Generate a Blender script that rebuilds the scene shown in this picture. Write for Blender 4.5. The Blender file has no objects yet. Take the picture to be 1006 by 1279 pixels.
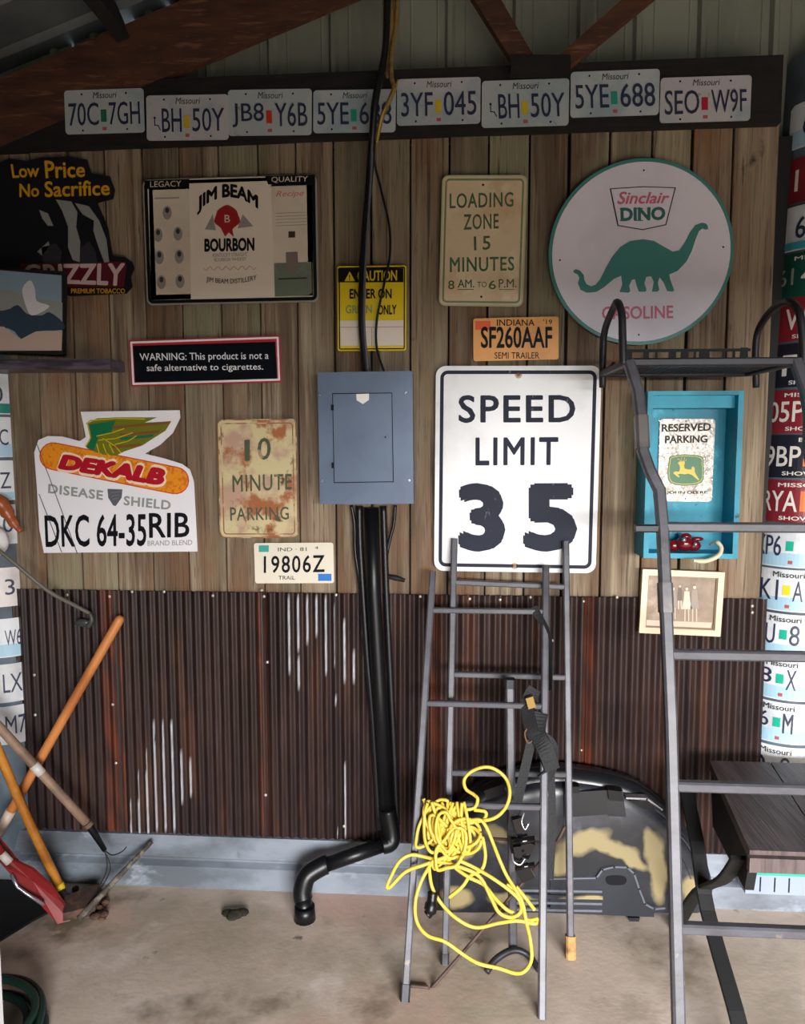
import bpy, math, random
from mathutils import Vector, Matrix, geometry
random.seed(7)
SC = bpy.context.scene
COL = SC.collection
R = math.radians

# ---------------------------------------------------------------- camera
FPX, CX, CY = 924.0, 503.0, 639.5
CAM = Vector((0.0, -2.685, 1.675))
PITCH, YAW, ROLL = -5.0, 3.75, 0.0
cd = bpy.data.cameras.new('camera'); cam = bpy.data.objects.new('camera', cd); COL.objects.link(cam)
cam.location = CAM
CROT = Matrix.Rotation(R(YAW), 3, 'Z') @ Matrix.Rotation(R(90 + PITCH), 3, 'X') @ Matrix.Rotation(R(ROLL), 3, 'Z')
cam.rotation_euler = CROT.to_euler()
cd.sensor_fit = 'VERTICAL'; cd.sensor_height = 36.0; cd.lens = 36.0 * FPX / 1279.0
cd.clip_start = 0.05; cd.clip_end = 200
SC.camera = cam
# ---------------------------------------------------------------- world, light, exposure
SC.view_settings.view_transform = 'Standard'; SC.view_settings.look = 'None'
SC.view_settings.gamma = 1.0; SC.view_settings.use_curve_mapping = False
SC.view_settings.exposure = 0.0
w = bpy.data.worlds.new('overcast_sky'); SC.world = w; w.use_nodes = True
bg = w.node_tree.nodes['Background']; bg.inputs[0].default_value = (0.80, 0.90, 1.0, 1); bg.inputs[1].default_value = 0.75
def area(name, loc, target, sx, sy, power, col):
    l = bpy.data.lights.new(name, 'AREA'); l.shape = 'RECTANGLE'; l.size = sx; l.size_y = sy
    l.energy = power; l.color = col
    o = bpy.data.objects.new(name, l); COL.objects.link(o); o.location = loc
    o.rotation_euler = (Vector(target) - Vector(loc)).to_track_quat('-Z', 'Y').to_euler()
    return o
area('daylight', (3.4, -14.0, 5.2), (0.6, 0, 1.0), 9.0, 8.0, 13000, (1.0, 0.985, 0.96))

# ---------------------------------------------------------------- pixel helpers (photo frame 1006x1279 -> points of the room)
def ray(px, py):
    return CROT @ Vector(((px - CX) / FPX, -(py - CY) / FPX, -1.0))
def U(px, py, y=0.0):                       # on a plane parallel to the back wall
    d = ray(px, py); return CAM + d * ((y - CAM.y) / d.y)
def G(px, py, z=0.0):                       # on a horizontal plane
    d = ray(px, py); return CAM + d * ((z - CAM.z) / d.z)
def PLN(px, py, a, b):                      # on the plane y = a + b z
    d = ray(px, py); t = (a + b * CAM.z - CAM.y) / (d.y - b * d.z); return CAM + d * t
def PRJ(p):
    q = CROT.transposed() @ (Vector(p) - CAM); return (CX - FPX * q.x / q.z, CY + FPX * q.y / q.z)
def at_row(p, q, py):                       # point of segment p-q that shows in pixel row py
    lo, hi = 0.0, 1.0; p = Vector(p); q = Vector(q)
    up = PRJ(q)[1] > PRJ(p)[1]
    for _ in range(40):
        m = (lo + hi) / 2
        if (PRJ(p.lerp(q, m))[1] < py) == up: lo = m
        else: hi = m
    return p.lerp(q, lo)

# ---------------------------------------------------------------- materials
MATS = {}
def lin(c):
    return tuple(((v / 255) / 12.92 if v / 255 <= 0.04045 else ((v / 255 + 0.055) / 1.055) ** 2.4) for v in c) + (1,)
def M(name, c, rough=0.6, metal=0.0, mix=(), bump=None, spec=0.5, coat=0.0, rnd=0.0, attr=None):
    """mix: list of (srgb colour, noise scale, lo, hi, stretch xyz); bump: (scale, strength, stretch)."""
    if name in MATS: return MATS[name]
    m = bpy.data.materials.new(name); m.use_nodes = True; MATS[name] = m
    nt = m.node_tree; N = nt.nodes; L = nt.links; P = N['Principled BSDF']
    P.inputs['Roughness'].default_value = rough; P.inputs['Metallic'].default_value = metal
    P.inputs['Specular IOR Level'].default_value = spec; P.inputs['Coat Weight'].default_value = coat
    P.inputs['Base Color'].default_value = lin(c)
    cur = None
    tc = None
    def coord(stretch, seed):
        nonlocal tc
        if tc is None:
            tc = N.new('ShaderNodeTexCoord')
            oi = N.new('ShaderNodeObjectInfo'); 
            vm = N.new('ShaderNodeVectorMath'); vm.operation = 'SCALE'; vm.inputs[0].default_value = (13, 7, 17)
            L.new(oi.outputs['Random'], vm.inputs['Scale'])
            ad = N.new('ShaderNodeVectorMath'); ad.operation = 'ADD'
            L.new(tc.outputs['Object'], ad.inputs[0]); L.new(vm.outputs[0], ad.inputs[1])
            tc = (ad, oi)
        mp = N.new('ShaderNodeMapping'); mp.inputs['Scale'].default_value = stretch
        mp.inputs['Location'].default_value = (seed * 3.1, seed * 1.7, seed * 2.3)
        L.new(tc[0].outputs[0], mp.inputs[0]); return mp.outputs[0]
    def mixcol(fac_socket, a_socket, a_col, b_col, fac=None):
        mx = N.new('ShaderNodeMix'); mx.data_type = 'RGBA'
        if fac_socket is not None: L.new(fac_socket, mx.inputs[0])
        else: mx.inputs[0].default_value = fac
        if a_socket is not None: L.new(a_socket, mx.inputs[6])
        else: mx.inputs[6].default_value = a_col
        mx.inputs[7].default_value = b_col
        return mx.outputs[2]
    for i, (cc, sc_, lo, hi, st) in enumerate(mix):
        n = N.new('ShaderNodeTexNoise'); n.inputs['Scale'].default_value = sc_; n.inputs['Detail'].default_value = 5
        n.inputs['Roughness'].default_value = 0.6
        L.new(coord(st, i + 1), n.inputs['Vector'])
        mr = N.new('ShaderNodeMapRange'); mr.inputs[1].default_value = lo; mr.inputs[2].default_value = hi
        L.new(n.outputs[0], mr.inputs[0])
        cur = mixcol(mr.outputs[0], cur, lin(c), lin(cc))
    if attr:
        for an, cc in attr:
            a = N.new('ShaderNodeAttribute'); a.attribute_name = an
            cur = mixcol(a.outputs['Fac'], cur, lin(c), lin(cc))
    if rnd:
        if tc is None: coord((1, 1, 1), 0)
        hs = N.new('ShaderNodeHueSaturation')
        mr = N.new('ShaderNodeMapRange'); mr.inputs[3].default_value = 1 - rnd; mr.inputs[4].default_value = 1 + rnd
        L.new(tc[1].outputs['Random'], mr.inputs[0]); L.new(mr.outputs[0], hs.inputs['Value'])
        if cur is None: hs.inputs['Color'].default_value = lin(c)
        else: L.new(cur, hs.inputs['Color'])
        cur = hs.outputs[0]
    if cur is not None: L.new(cur, P.inputs['Base Color'])
    if bump:
        n = N.new('ShaderNodeTexNoise'); n.inputs['Scale'].default_value = bump[0]; n.inputs['Detail'].default_value = 6
        L.new(coord(bump[2] if len(bump) > 2 else (1, 1, 1), 9), n.inputs['Vector'])
        b = N.new('ShaderNodeBump'); b.inputs['Strength'].default_value = bump[1]; b.inputs['Distance'].default_value = 0.01
        L.new(n.outputs[0], b.inputs['Height']); L.new(b.outputs[0], P.inputs['Normal'])
    return m
I3 = (1, 1, 1)
WOOD = M('weathered_wood', (144, 126, 106), 0.8, mix=[((104, 86, 70), 2, .40, .60, (7, 1, .35)), ((176, 160, 136), 3, .50, .72, (9, 1, .35)),
        ((132, 100, 76), 1.2, .52, .66, (3, 1, .8)), ((76, 60, 48), 6, .56, .72, (12, 1, .3)), ((140, 136, 110), 1.1, .50, .68, (2, 1, .8)), ((84, 72, 60), 20, .58, .70, (8, 1, .3)), ((50, 40, 34), 5, .70, .78, (1.6, 1, 1))],
        bump=(9, .45, (14, 1, .35)), rnd=.22, spec=.25)
TIN = M('rusted_tin', (50, 35, 32), 0.42, 0.1, spec=.3, mix=[((36, 26, 27), 3, .40, .62, (6, 1, .8)), ((70, 45, 35), 6, .58, .78, (8, 1, .5)),
        ((74, 60, 66), 8, .60, .76, (14, 1, .5)), ((74, 46, 34), 2.2, .56, .7, (5, 1, .5)), ((36, 26, 22), 2.0, .5, .72, (2, 1, 1.4))],
        bump=(30, .12, (1, 1, .4)), attr=[('rust', (104, 48, 26)), ('glint', (200, 200, 208))])
DARKW = M('dark_painted_timber', (26, 22, 20), .8, mix=[((14, 12, 12), 6, .4, .6, (1, 1, 6))])
TRUSS = M('reddish_truss_timber', (86, 52, 36), .75, mix=[((62, 36, 26), 5, .4, .65, (1, 4, 4)), ((128, 82, 58), 9, .55, .7, (1, 8, 8))], bump=(20, .2))
SIDING = M('grey_green_steel', (150, 152, 140), .5, .1, mix=[((120, 122, 112), 2, .4, .65, (1, 1, .4)), ((170, 170, 158), 5, .6, .75, (3, 1, .3))])
ROOFM = M('dull_galvanized_roof', (108, 114, 114), .5, .3, mix=[((76, 80, 82), 2, .4, .65, I3)])
CONC = M('worn_concrete', (212, 194, 180), .7, mix=[((176, 162, 144), 1.6, .45, .65, I3), ((226, 212, 202), 3.5, .52, .72, I3), ((206, 172, 158), 1.1, .52, .66, I3),
        ((124, 112, 94), 2.6, .56, .70, I3), ((80, 70, 60), 6, .68, .74, I3), ((190, 178, 164), 14, .66, .74, I3)], bump=(40, .12), spec=.4)
SILL = M('painted_grey_sill', (124, 132, 144), .5, mix=[((88, 94, 102), 2.4, .42, .62, (1, 1, 2)), ((156, 166, 178), 5, .58, .72, (1, 1, 2)), ((84, 78, 72), 9, .64, .76, I3)], bump=(20, .1))
BLACK = M('black_plastic', (13, 14, 17), .36, spec=.35)
BLACKM = M('matt_black', (16, 16, 18), .7)
CABLE = M('black_cable', (18, 18, 22), .38)
STEEL = M('grey_powder_steel', (84, 84, 92), .45, .1, mix=[((68, 67, 72), 6, .45, .65, (1, 1, 2)), ((120, 112, 104), 16, .66, .72, I3)], bump=(60, .05))
STEELD = M('dark_treestand_steel', (48, 48, 54), .45, .3, mix=[((34, 32, 34), 9, .45, .65, I3)])
STRAP = M('black_strap_webbing', (22, 22, 26), .7, bump=(200, .3))
WHITE = M('white_enamel', (236, 236, 238), .35, mix=[((214, 212, 210), 3, .5, .72, I3), ((160, 150, 140), 26, .70, .76, (1, 1, 1.6))])
WHITER = M('clean_white_sign', (240, 238, 244), .3)
CREAM = M('cream_print', (222, 208, 190), .3, mix=[((204, 188, 170), 3, .45, .7, I3)])
INK = M('black_ink', (18, 18, 24), .5, spec=.15)
INKW = M('worn_black_ink', (40, 44, 60), .5, spec=.12, mix=[((100, 104, 116), 40, .66, .72, (1, 1, .5))])
REDI = M('red_ink', (176, 30, 34), .4)
def flat(name, c, rough=.45, metal=0): return M(name, c, rough, metal)

# ---------------------------------------------------------------- mesh helpers
class MB:
    def __init__(s): s.v = []; s.f = []; s.sm = []
    def add(s, v, f, smooth=False):
        o = len(s.v); s.v += [Vector(p) for p in v]; s.f += [tuple(i + o for i in q) for q in f]; s.sm += [smooth] * len(f); return s
    def box(s, x0, x1, y0, y1, z0, z1, bev=0.0):
        if x1 < x0: x0, x1 = x1, x0
        if y1 < y0: y0, y1 = y1, y0
        if z1 < z0: z0, z1 = z1, z0
        v = [(x, y, z) for x in (x0, x1) for y in (y0, y1) for z in (z0, z1)]
        return s.add(v, [(0, 1, 3, 2), (4, 6, 7, 5), (0, 4, 5, 1), (2, 3, 7, 6), (0, 2, 6, 4), (1, 5, 7, 3)])
    def obox(s, c, ax, ay, az):
        """oriented box: centre and three half-axis vectors"""
        c = Vector(c); ax = Vector(ax); ay = Vector(ay); az = Vector(az)
        v = [c + ax * i + ay * j + az * k for i in (-1, 1) for j in (-1, 1) for k in (-1, 1)]
        return s.add(v, [(0, 1, 3, 2), (4, 6, 7, 5), (0, 4, 5, 1), (2, 3, 7, 6), (0, 2, 6, 4), (1, 5, 7, 3)])
    def bar(s, p, q, w, d=None, ref=(0, 1, 0)):
        p = Vector(p); q = Vector(q); d = d or w
        a = (q - p).normalized(); y = Vector(ref); y = (y - a * y.dot(a)).normalized(); x = a.cross(y)
        # chamfered square section
        c = min(w, d) * .18
        prof = [(-w/2 + c, -d/2), (w/2 - c, -d/2), (w/2, -d/2 + c), (w/2, d/2 - c), (w/2 - c, d/2), (-w/2 + c, d/2), (-w/2, d/2 - c), (-w/2, -d/2 + c)]
        v = [e + x * i + y * j for e in (p, q) for i, j in prof]
        f = [(k, (k + 1) % 8, 8 + (k + 1) % 8, 8 + k) for k in range(8)] + [tuple(range(7, -1, -1)), tuple(range(8, 16))]
        return s.add(v, f)
    def tube(s, pts, r, n=8, caps=True, smooth=True, flatten=None):
        pts = [Vector(p) for p in pts]; m = len(pts)
        rs = r if isinstance(r, (list, tuple)) else [r] * m
        t0 = (pts[1] - pts[0]).normalized()
        up = Vector((0, 0, 1)) if abs(t0.z) < .9 else Vector((1, 0, 0))
        nrm = (up - t0 * up.dot(t0)).normalized(); v = []
        for i in range(m):
            a = pts[min(i + 1, m - 1)] - pts[max(i - 1, 0)]
            if a.length < 1e-9: a = t0
            a.normalize(); nrm = nrm - a * nrm.dot(a)
            if nrm.length < 1e-6: nrm = a.orthogonal()
            nrm.normalize(); b = a.cross(nrm)
            for k in range(n):
                an = 2 * math.pi * k / n
                v.append(pts[i] + (nrm * math.cos(an) + b * math.sin(an) * (flatten or 1)) * rs[i])
        f = [(i * n + k, i * n + (k + 1) % n, (i + 1) * n + (k + 1) % n, (i + 1) * n + k) for i in range(m - 1) for k in range(n)]
        s.add(v, f, smooth)
        if caps: 
            o = len(s.v) - len(v)
            s.f += [tuple(o + k for k in range(n - 1, -1, -1)), tuple(o + (m - 1) * n + k for k in range(n))]; s.sm += [False, False]
        return s
    def prism(s, pts, y0, y1, holes=()):
        """pts: (x, z) outline; extruded between y0 (front, smaller y) and y1."""
        loops = [list(pts)] + [list(h) for h in holes]
        tri = geometry.tessellate_polygon([[Vector((p[0], p[1], 0)) for p in l] for l in loops])
        allp = [p for l in loops for p in l]; n = len(allp)
        v = [(p[0], y0, p[1]) for p in allp] + [(p[0], y1, p[1]) for p in allp]
        f = []
        for t in tri:
            a, b, c = [Vector((allp[i][0], allp[i][1])) for i in t]
            cr = (b - a).cross(c - a) if hasattr(b - a, 'cross') else 0
            t = t if cr > 0 else (t[0], t[2], t[1])
            f.append(tuple(t)); f.append((t[0] + n, t[2] + n, t[1] + n))
        o = 0
        for l in loops:
            k = len(l)
            for i in range(k):
                f.append((o + i, o + (i + 1) % k, n + o + (i + 1) % k, n + o + i))
            o += k
        return s.add(v, f)
    def sphere(s, c, r, sc=(1, 1, 1), n=10, m=6):
        v = []; c = Vector(c)
        for i in range(m + 1):
            th = math.pi * i / m
            for k in range(n):
                ph = 2 * math.pi * k / n
                v.append(c + Vector((r * sc[0] * math.sin(th) * math.cos(ph), r * sc[1] * math.sin(th) * math.sin(ph), r * sc[2] * math.cos(th))))
        f = [(i * n + k, (i + 1) * n + k, (i + 1) * n + (k + 1) % n, i * n + (k + 1) % n) for i in range(m) for k in range(n)]
        return s.add(v, f, True)
    def build(s, name, mat, parent=None, loc=None, kind=None, label=None):
        me = bpy.data.meshes.new(name); base = Vector(loc) if loc is not None else (Vector(parent['base']) if parent is not None else Vector((0, 0, 0)))
        me.from_pydata([tuple(p - base) for p in s.v], [], s.f); me.materials.append(mat)
        me.polygons.foreach_set('use_smooth', s.sm); me.update()
        o = bpy.data.objects.new(name, me); COL.objects.link(o)
        if parent is not None: o.parent = parent
        else: o.location = base
        o['base'] = tuple(base)
        if kind: o['kind'] = kind
        if label: o['label'] = label
        return o
def thing(name, label, cat, loc=(0, 0, 0), group=None):
    o = bpy.data.objects.new(name, None); COL.objects.link(o); o.empty_display_size = .05
    o.location = loc; o['base'] = tuple(loc); o['label'] = label; o['category'] = cat
    if group: o['group'] = group
    return o
def tag(o, label, cat, group=None):
    o['label'] = label; o['category'] = cat
    if group: o['group'] = group
    return o
def spline(pts, sub=6, closed=False):
    pts = [Vector(p) for p in pts]; n = len(pts); out = []
    rng = range(n) if closed else range(n - 1)
    for i in rng:
        p0 = pts[(i - 1) % n] if closed else pts[max(i - 1, 0)]
        p1 = pts[i]; p2 = pts[(i + 1) % n]; p3 = pts[(i + 2) % n] if closed else pts[min(i + 2, n - 1)]
        for k in range(sub):
            t = k / sub
            out.append(.5 * ((2 * p1) + (-p0 + p2) * t + (2 * p0 - 5 * p1 + 4 * p2 - p3) * t * t + (-p0 + 3 * p1 - 3 * p2 + p3) * t ** 3))
    if not closed: out.append(pts[-1])
    return out
def rrect(x0, z0, x1, z1, r, n=5):
    out = []
    for cx, cz, a0 in ((x1 - r, z1 - r, 0), (x0 + r, z1 - r, 90), (x0 + r, z0 + r, 180), (x1 - r, z0 + r, 270)):
        for k in range(n + 1):
            a = R(a0 + 90 * k / n); out.append((cx + r * math.cos(a), cz + r * math.sin(a)))
    return out
_TX = {}
def text_geo(body, bold=0.0, shear=0.0, space=1.0):
    key = (body, bold, shear, space)
    if key in _TX: return _TX[key]
    cu = bpy.data.curves.new('t', 'FONT'); cu.body = body; cu.shear = shear; cu.space_character = space
    cu.resolution_u = 3; cu.space_line = .9
    o = bpy.data.objects.new('t', cu)
    me = o.to_mesh(); v = [(p.co.x, p.co.y) for p in me.vertices]; f = [tuple(p.vertices) for p in me.polygons]
    o.to_mesh_clear(); bpy.data.objects.remove(o); bpy.data.curves.remove(cu)
    if bold:
        v0, f0 = v, f; v, f = [], []
        for k in range(9):
            a = k * math.pi / 4; dx, dy = (0, 0) if k == 8 else (bold * math.cos(a), bold * math.sin(a)); o_ = len(v)
            v += [(p[0] + dx, p[1] + dy) for p in v0]; f += [tuple(i + o_ for i in q) for q in f0]
    x0 = min(p[0] for p in v); x1 = max(p[0] for p in v); y0 = min(p[1] for p in v); y1 = max(p[1] for p in v)
    nb = len(v) // 9 if bold else len(v) + 1
    v = [((p[0] - x0) / (x1 - x0), (p[1] - y0) / (y1 - y0), (i // nb) * 7e-5) for i, p in enumerate(v)]
    # outline edges for the sides
    ec = {}
    for q in f:
        for i in range(len(q)):
            a, b = q[i], q[(i + 1) % len(q)]; k = (min(a, b), max(a, b)); ec.setdefault(k, []).append((a, b))
    edges = [] if bold else [e[0] for e in ec.values() if len(e) == 1]
    _TX[key] = (v, f, edges); return _TX[key]

class Face:
    """A flat face parallel to the wall at depth y; drawn on with photo pixel coordinates. h = lift of a layer in metres."""
    def __init__(s, root, y, base=None): s.root = root; s.y = y; s.k = 0
    def loc(s, px, py): p = U(px, py, s.y); return (p.x, p.z)
    def plate(s, quad, thick, mat, r=.012, name='plate', n=5):
        """real rectangle fitted to a pixel quad TL TR BR BL"""
        q = [Vector(s.loc(*p)) for p in quad]; c = sum(q, Vector((0, 0))) / 4
        ux = ((q[1] - q[0]) + (q[2] - q[3])) / 2; w = ux.length; ux.normalize(); h = (((q[0] - q[3]) + (q[1] - q[2])) / 2).length
        uz = Vector((-ux.y, ux.x)); s.c, s.ux, s.uz, s.w, s.h = c, ux, uz, w, h
        pts = [tuple(c + ux * a + uz * b) for a, b in rrect(-w / 2, -h / 2, w / 2, h / 2, r, n)]
        return MB().prism(pts, s.y, s.y + thick).build(name, mat, s.root)
    def ring(s, inset, width, mat, lift, r=.01, name='border'):
        f = lambda i, rr: [tuple(s.c + s.ux * a + s.uz * b) for a, b in rrect(-s.w / 2 + i, -s.h / 2 + i, s.w / 2 - i, s.h / 2 - i, max(rr, .001), 5)]
        o, i = f(inset, r), f(inset + width, r - width)
        n = len(o); v = [(p[0], s.y - lift, p[1]) for p in o + i] + [(p[0], s.y, p[1]) for p in o + i]
        fc = []
        for k in range(n):
            k2 = (k + 1) % n
            fc += [(k, k2, n + k2, n + k), (k2, k, 2 * n + k, 2 * n + k2), (n + k, n + k2, 3 * n + k2, 3 * n + k)]
        return MB().add(v, fc).build(name, mat, s.root)
    def text(s, body, quad, mat, lift=.0012, bold=0.0, shear=0.0, space=1.0, name='lettering', arc=0.0, label=None):
        """quad TL TR BR BL in pixels, or (x0, y0, x1, y1)"""
        if len(quad) == 4 and not hasattr(quad[0], '__len__'):
            x0, y0, x1, y1 = quad; quad = [(x0, y0), (x1, y0), (x1, y1), (x0, y1)]
        tl, tr, br, bl = [Vector(s.loc(*p)) for p in quad]
        v, f, e = text_geo(body, bold, shear, space)
        def mp(a, b):
            b = b + arc * (1 - (2 * a - 1) ** 2) - arc
            return (bl.lerp(br, a)).lerp(tl.lerp(tr, a), b)
        P = [mp(a, b) for a, b, _ in v]; n = len(P)
        vv = [(p.x, s.y - lift - l_[2], p.y) for p, l_ in zip(P, v)] + [(p.x, s.y, p.y) for p in P]
        ff = list(f) + [(b, a, a + n, b + n) for a, b in e]
        return MB().add(vv, ff).build(name, mat, s.root, label=label)
    def poly(s, pts, mat, lift=.001, name='emblem', smooth=0, root=None, label=None):
        if smooth:
            pts = [(p.x, p.y) for p in spline([(a, b, 0) for a, b in pts], smooth, True)]
        return MB().prism([s.loc(*p) for p in pts], s.y - lift, s.y).build(name, mat, root or s.root, label=label)
    def line(s, pts, w, mat, lift=.0012, name='line'):
        mb = MB()
        for a, b in zip(pts[:-1], pts[1:]):
            a = Vector(s.loc(*a)); b = Vector(s.loc(*b)); d = (b - a).normalized() * (w / 2); n_ = Vector((-d.y, d.x))
            mb.prism([tuple(a - d - n_), tuple(b + d - n_), tuple(b + d + n_), tuple(a - d + n_)], s.y - lift, s.y)
        return mb.build(name, mat, s.root)
    def disc(s, px, py, r, mat, lift=.001, name='hole', n=14):
        c = Vector(s.loc(px, py))
        return MB().prism([(c.x + r * math.cos(2 * math.pi * k / n), c.y + r * math.sin(2 * math.pi * k / n)) for k in range(n)], s.y - lift, s.y).build(name, mat, s.root)
def crop(x0, y0, sc):
    return lambda pts: [(x0 + a / sc, y0 + b / sc) for a, b in pts]
def sign(name, label, cat, quad, y, thick, mat, r=.012, group=None):
    ys = [p[1] for p in quad]; c = U(sum(p[0] for p in quad) / 4, max(ys), y)
    t = thing(name, label, cat, (c.x, y + thick, c.z), group)
    F = Face(t, y); F.plate(quad, thick, mat, r); return F

# ================================================================ STRUCTURE
ZT = U(500, 741, 0).z                # top of the tin
ZB = U(450, 1056, 0).z               # bottom of the tin
ZP = U(500, 160, 0).z                # top of planks, hidden by the beam
XL, XR = U(-6, 600, 0).x, U(957, 600, 0).x
YB = 0.03
wall = MB().box(XL - .9, XR + 2.8, YB, YB + .06, 0, ZP - .05).build('wall_back', BLACKM, kind='structure')
# planks: joints read at row 430
joints = [-14, 47, 92, 138, 184, 229, 277, 326, 372, 418, 464, 513, 560, 609, 658, 707, 757, 808, 857, 908, 963]
for a, b in zip(joints[:-1], joints[1:]):
    xa, xb = U(a, 430, 0).x, U(b, 430, 0).x
    g = random.choice((.0018, .003, .0042, .0055)); dy = random.uniform(-.003, .003); tw = random.uniform(-.0015, .0015)
    mb = MB(); c = .002
    prof = [(xa + g, YB), (xa + g, dy + c), (xa + g + c, dy), (xb - g - c, dy + tw), (xb - g, dy + tw + c), (xb - g, YB)]
    v = [(x, y, z) for z in (ZT - .06, ZP) for x, y in prof]; n = len(prof)
    mb.add(v, [(k + 1, k, n + k, n + k + 1) for k in range(n - 1)] + [tuple(range(n)), tuple(range(2 * n - 1, n - 1, -1))])
    mb.build('plank', WOOD, wall, loc=((xa + xb) / 2, 0, 1.5)).location = ((xa + xb) / 2, 0, 1.5)
# corrugated sheets
sheets = [(10, 157, .0345, 3), (157, 337, .0345, 1), (337, 545, .0345, 0), (545, 737, .039, 1), (737, 950, .041, 0)]
glint = {1: [(168, 1000, 1046), (178, 962, 1048), (188, 905, 1050), (198, 925, 1035), (208, 905, 1040), (218, 905, 1034), (228, 942, 1000), (236, 948, 990)],
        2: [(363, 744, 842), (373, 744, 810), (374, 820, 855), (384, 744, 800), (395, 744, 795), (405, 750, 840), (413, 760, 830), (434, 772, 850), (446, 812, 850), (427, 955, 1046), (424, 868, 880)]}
for si, (a, b, pitch, rb) in enumerate(sheets):   # ridges carry pale streaks, reflected daylight painted into the colour
    xa, xb = U(a, 900, 0).x - .02, U(b, 900, 0).x
    yo = -.012 - .0025 * (si % 2) - .002 * si
    nx = int((xb - xa) / pitch * 12); nz = 34
    v = []; rust = []; glint_v = []
    for j in range(nz + 1):
        z = ZB + (ZT - ZB) * j / nz
        for i in range(nx + 1):
            x = xa + (xb - xa) * i / nx
            ph = (x - xa) / pitch * 2 * math.pi
            yy = yo - .0055 * math.cos(ph) + .002 * math.sin(z * 3 + si)
            v.append((x, yy, z))
            px, py = PRJ((x, yy, z)); edge = (xb - x) / pitch
            rr = 0.0
            if si == 0: rr = max(0, min(1, (2.8 - edge) * 1.2)) * .75
            if si == 1: rr = max(0, min(1, (1.3 - edge) * 3)) * (.95 if j > nz * .72 else .45)
            if si == 2: rr = max(0, min(1, (1.2 - edge) * 3)) * .25
            if si == 3: rr = max(max(0, min(1, (.9 - edge) * 4)) * .85, .75 * max(0, 1 - (x - xa) / .06) if x - xa < .06 else 0)
            if si == 4: rr = .35 * max(0, 1 - (x - xa) / .05)
            rust.append(rr * (.55 + .45 * math.sin(z * 23 + x * 60) * math.sin(z * 9))); zz = 0.0
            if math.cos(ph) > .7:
                for (qx, q0, q1) in glint.get(si, ()):
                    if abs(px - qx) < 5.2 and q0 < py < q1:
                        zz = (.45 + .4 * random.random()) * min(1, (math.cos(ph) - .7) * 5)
            glint_v.append(zz)
    f = [(j * (nx + 1) + i, j * (nx + 1) + i + 1, (j + 1) * (nx + 1) + i + 1, (j + 1) * (nx + 1) + i) for j in range(nz) for i in range(nx)]
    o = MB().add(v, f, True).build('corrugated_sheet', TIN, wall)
    for nm, d in (('rust', rust), ('glint', glint_v)):
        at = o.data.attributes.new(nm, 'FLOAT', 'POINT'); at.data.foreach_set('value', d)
mb = MB()
for px, py in [(84, 743), (137, 745), (165, 739), (205, 739), (266, 744), (330, 745), (327, 737), (420, 743), (525, 745), (587, 748), (625, 749), (663, 746), (729, 751), (771, 746), (940, 757), (940, 765),
               (334, 827), (332, 993), (240, 1053), (307, 1053), (370, 1053), (430, 1057), (430, 1032), (137, 1042), (157, 1042), (141, 880), (145, 953), (726, 937), (100, 1042), (43, 843), (44, 893), (690, 800)]:
    p = U(px, py, -.022); mb.sphere(p, .0062, (1, .7, 1), 8, 5)
mb.build('roofing_screw', M('screw_head', (200, 196, 184), .35, .5), wall, kind='stuff')
# sill
bb = MB(); p = [(-.028, ZB + .03), (-.034, ZB - .002), (-.040, ZB - .05), (-.030, ZB - .058), (-.030, ZB - .066), (-.052, ZB - .08), (-.056, 0), (YB, 0), (YB, ZB + .03)]
x0, x1 = U(40, 1080, 0).x - .9, XR + 1.5
v = [(x, y, z) for x in (x0, x1) for y, z in p]; n = len(p)
bb.add(v, [(k, (k + 1) % n, n + (k + 1) % n, n + k) for k in range(n)] + [tuple(range(n - 1, -1, -1)), tuple(range(n, 2 * n))])
bb.build('baseboard_back', SILL, kind='structure')
# floor, outside ground
MB().box(-6, 7, -5.2, YB + .3, -.1, 0).build('floor', CONC, kind='structure')
MB().box(-30, 30, -40, -5.2, -.16, -.04).build('floor_outside', M('gravel_yard', (52, 56, 40), .9, mix=[((40, 46, 30), 8, .4, .6, I3)]), kind='structure')
# side walls; unseen front wall, open door shaped to dim the wall top and left
MB().box(-2.75, -2.65, -5.2, .3, 0, 4.6).build('wall_left', M('dim_board_wall', (58, 50, 44), .8, mix=[((44, 38, 34), 5, .4, .6, (1, 6, 1))]), kind='structure')
MB().box(6.0, 6.1, -5.2, .3, 0, 6).build('wall_right', MATS['dim_board_wall'], kind='structure')
fr = MB().box(-2.75, .1, -5.2, -5.1, 0, 6.5); fr.box(.1, 6.1, -5.2, -5.1, 1.95, 6.5); fr.box(5.4, 6.1, -5.2, -5.1, 0, 1.95)
fr.build('unseen_wall_front', MATS['dim_board_wall'], kind='structure')

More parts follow.
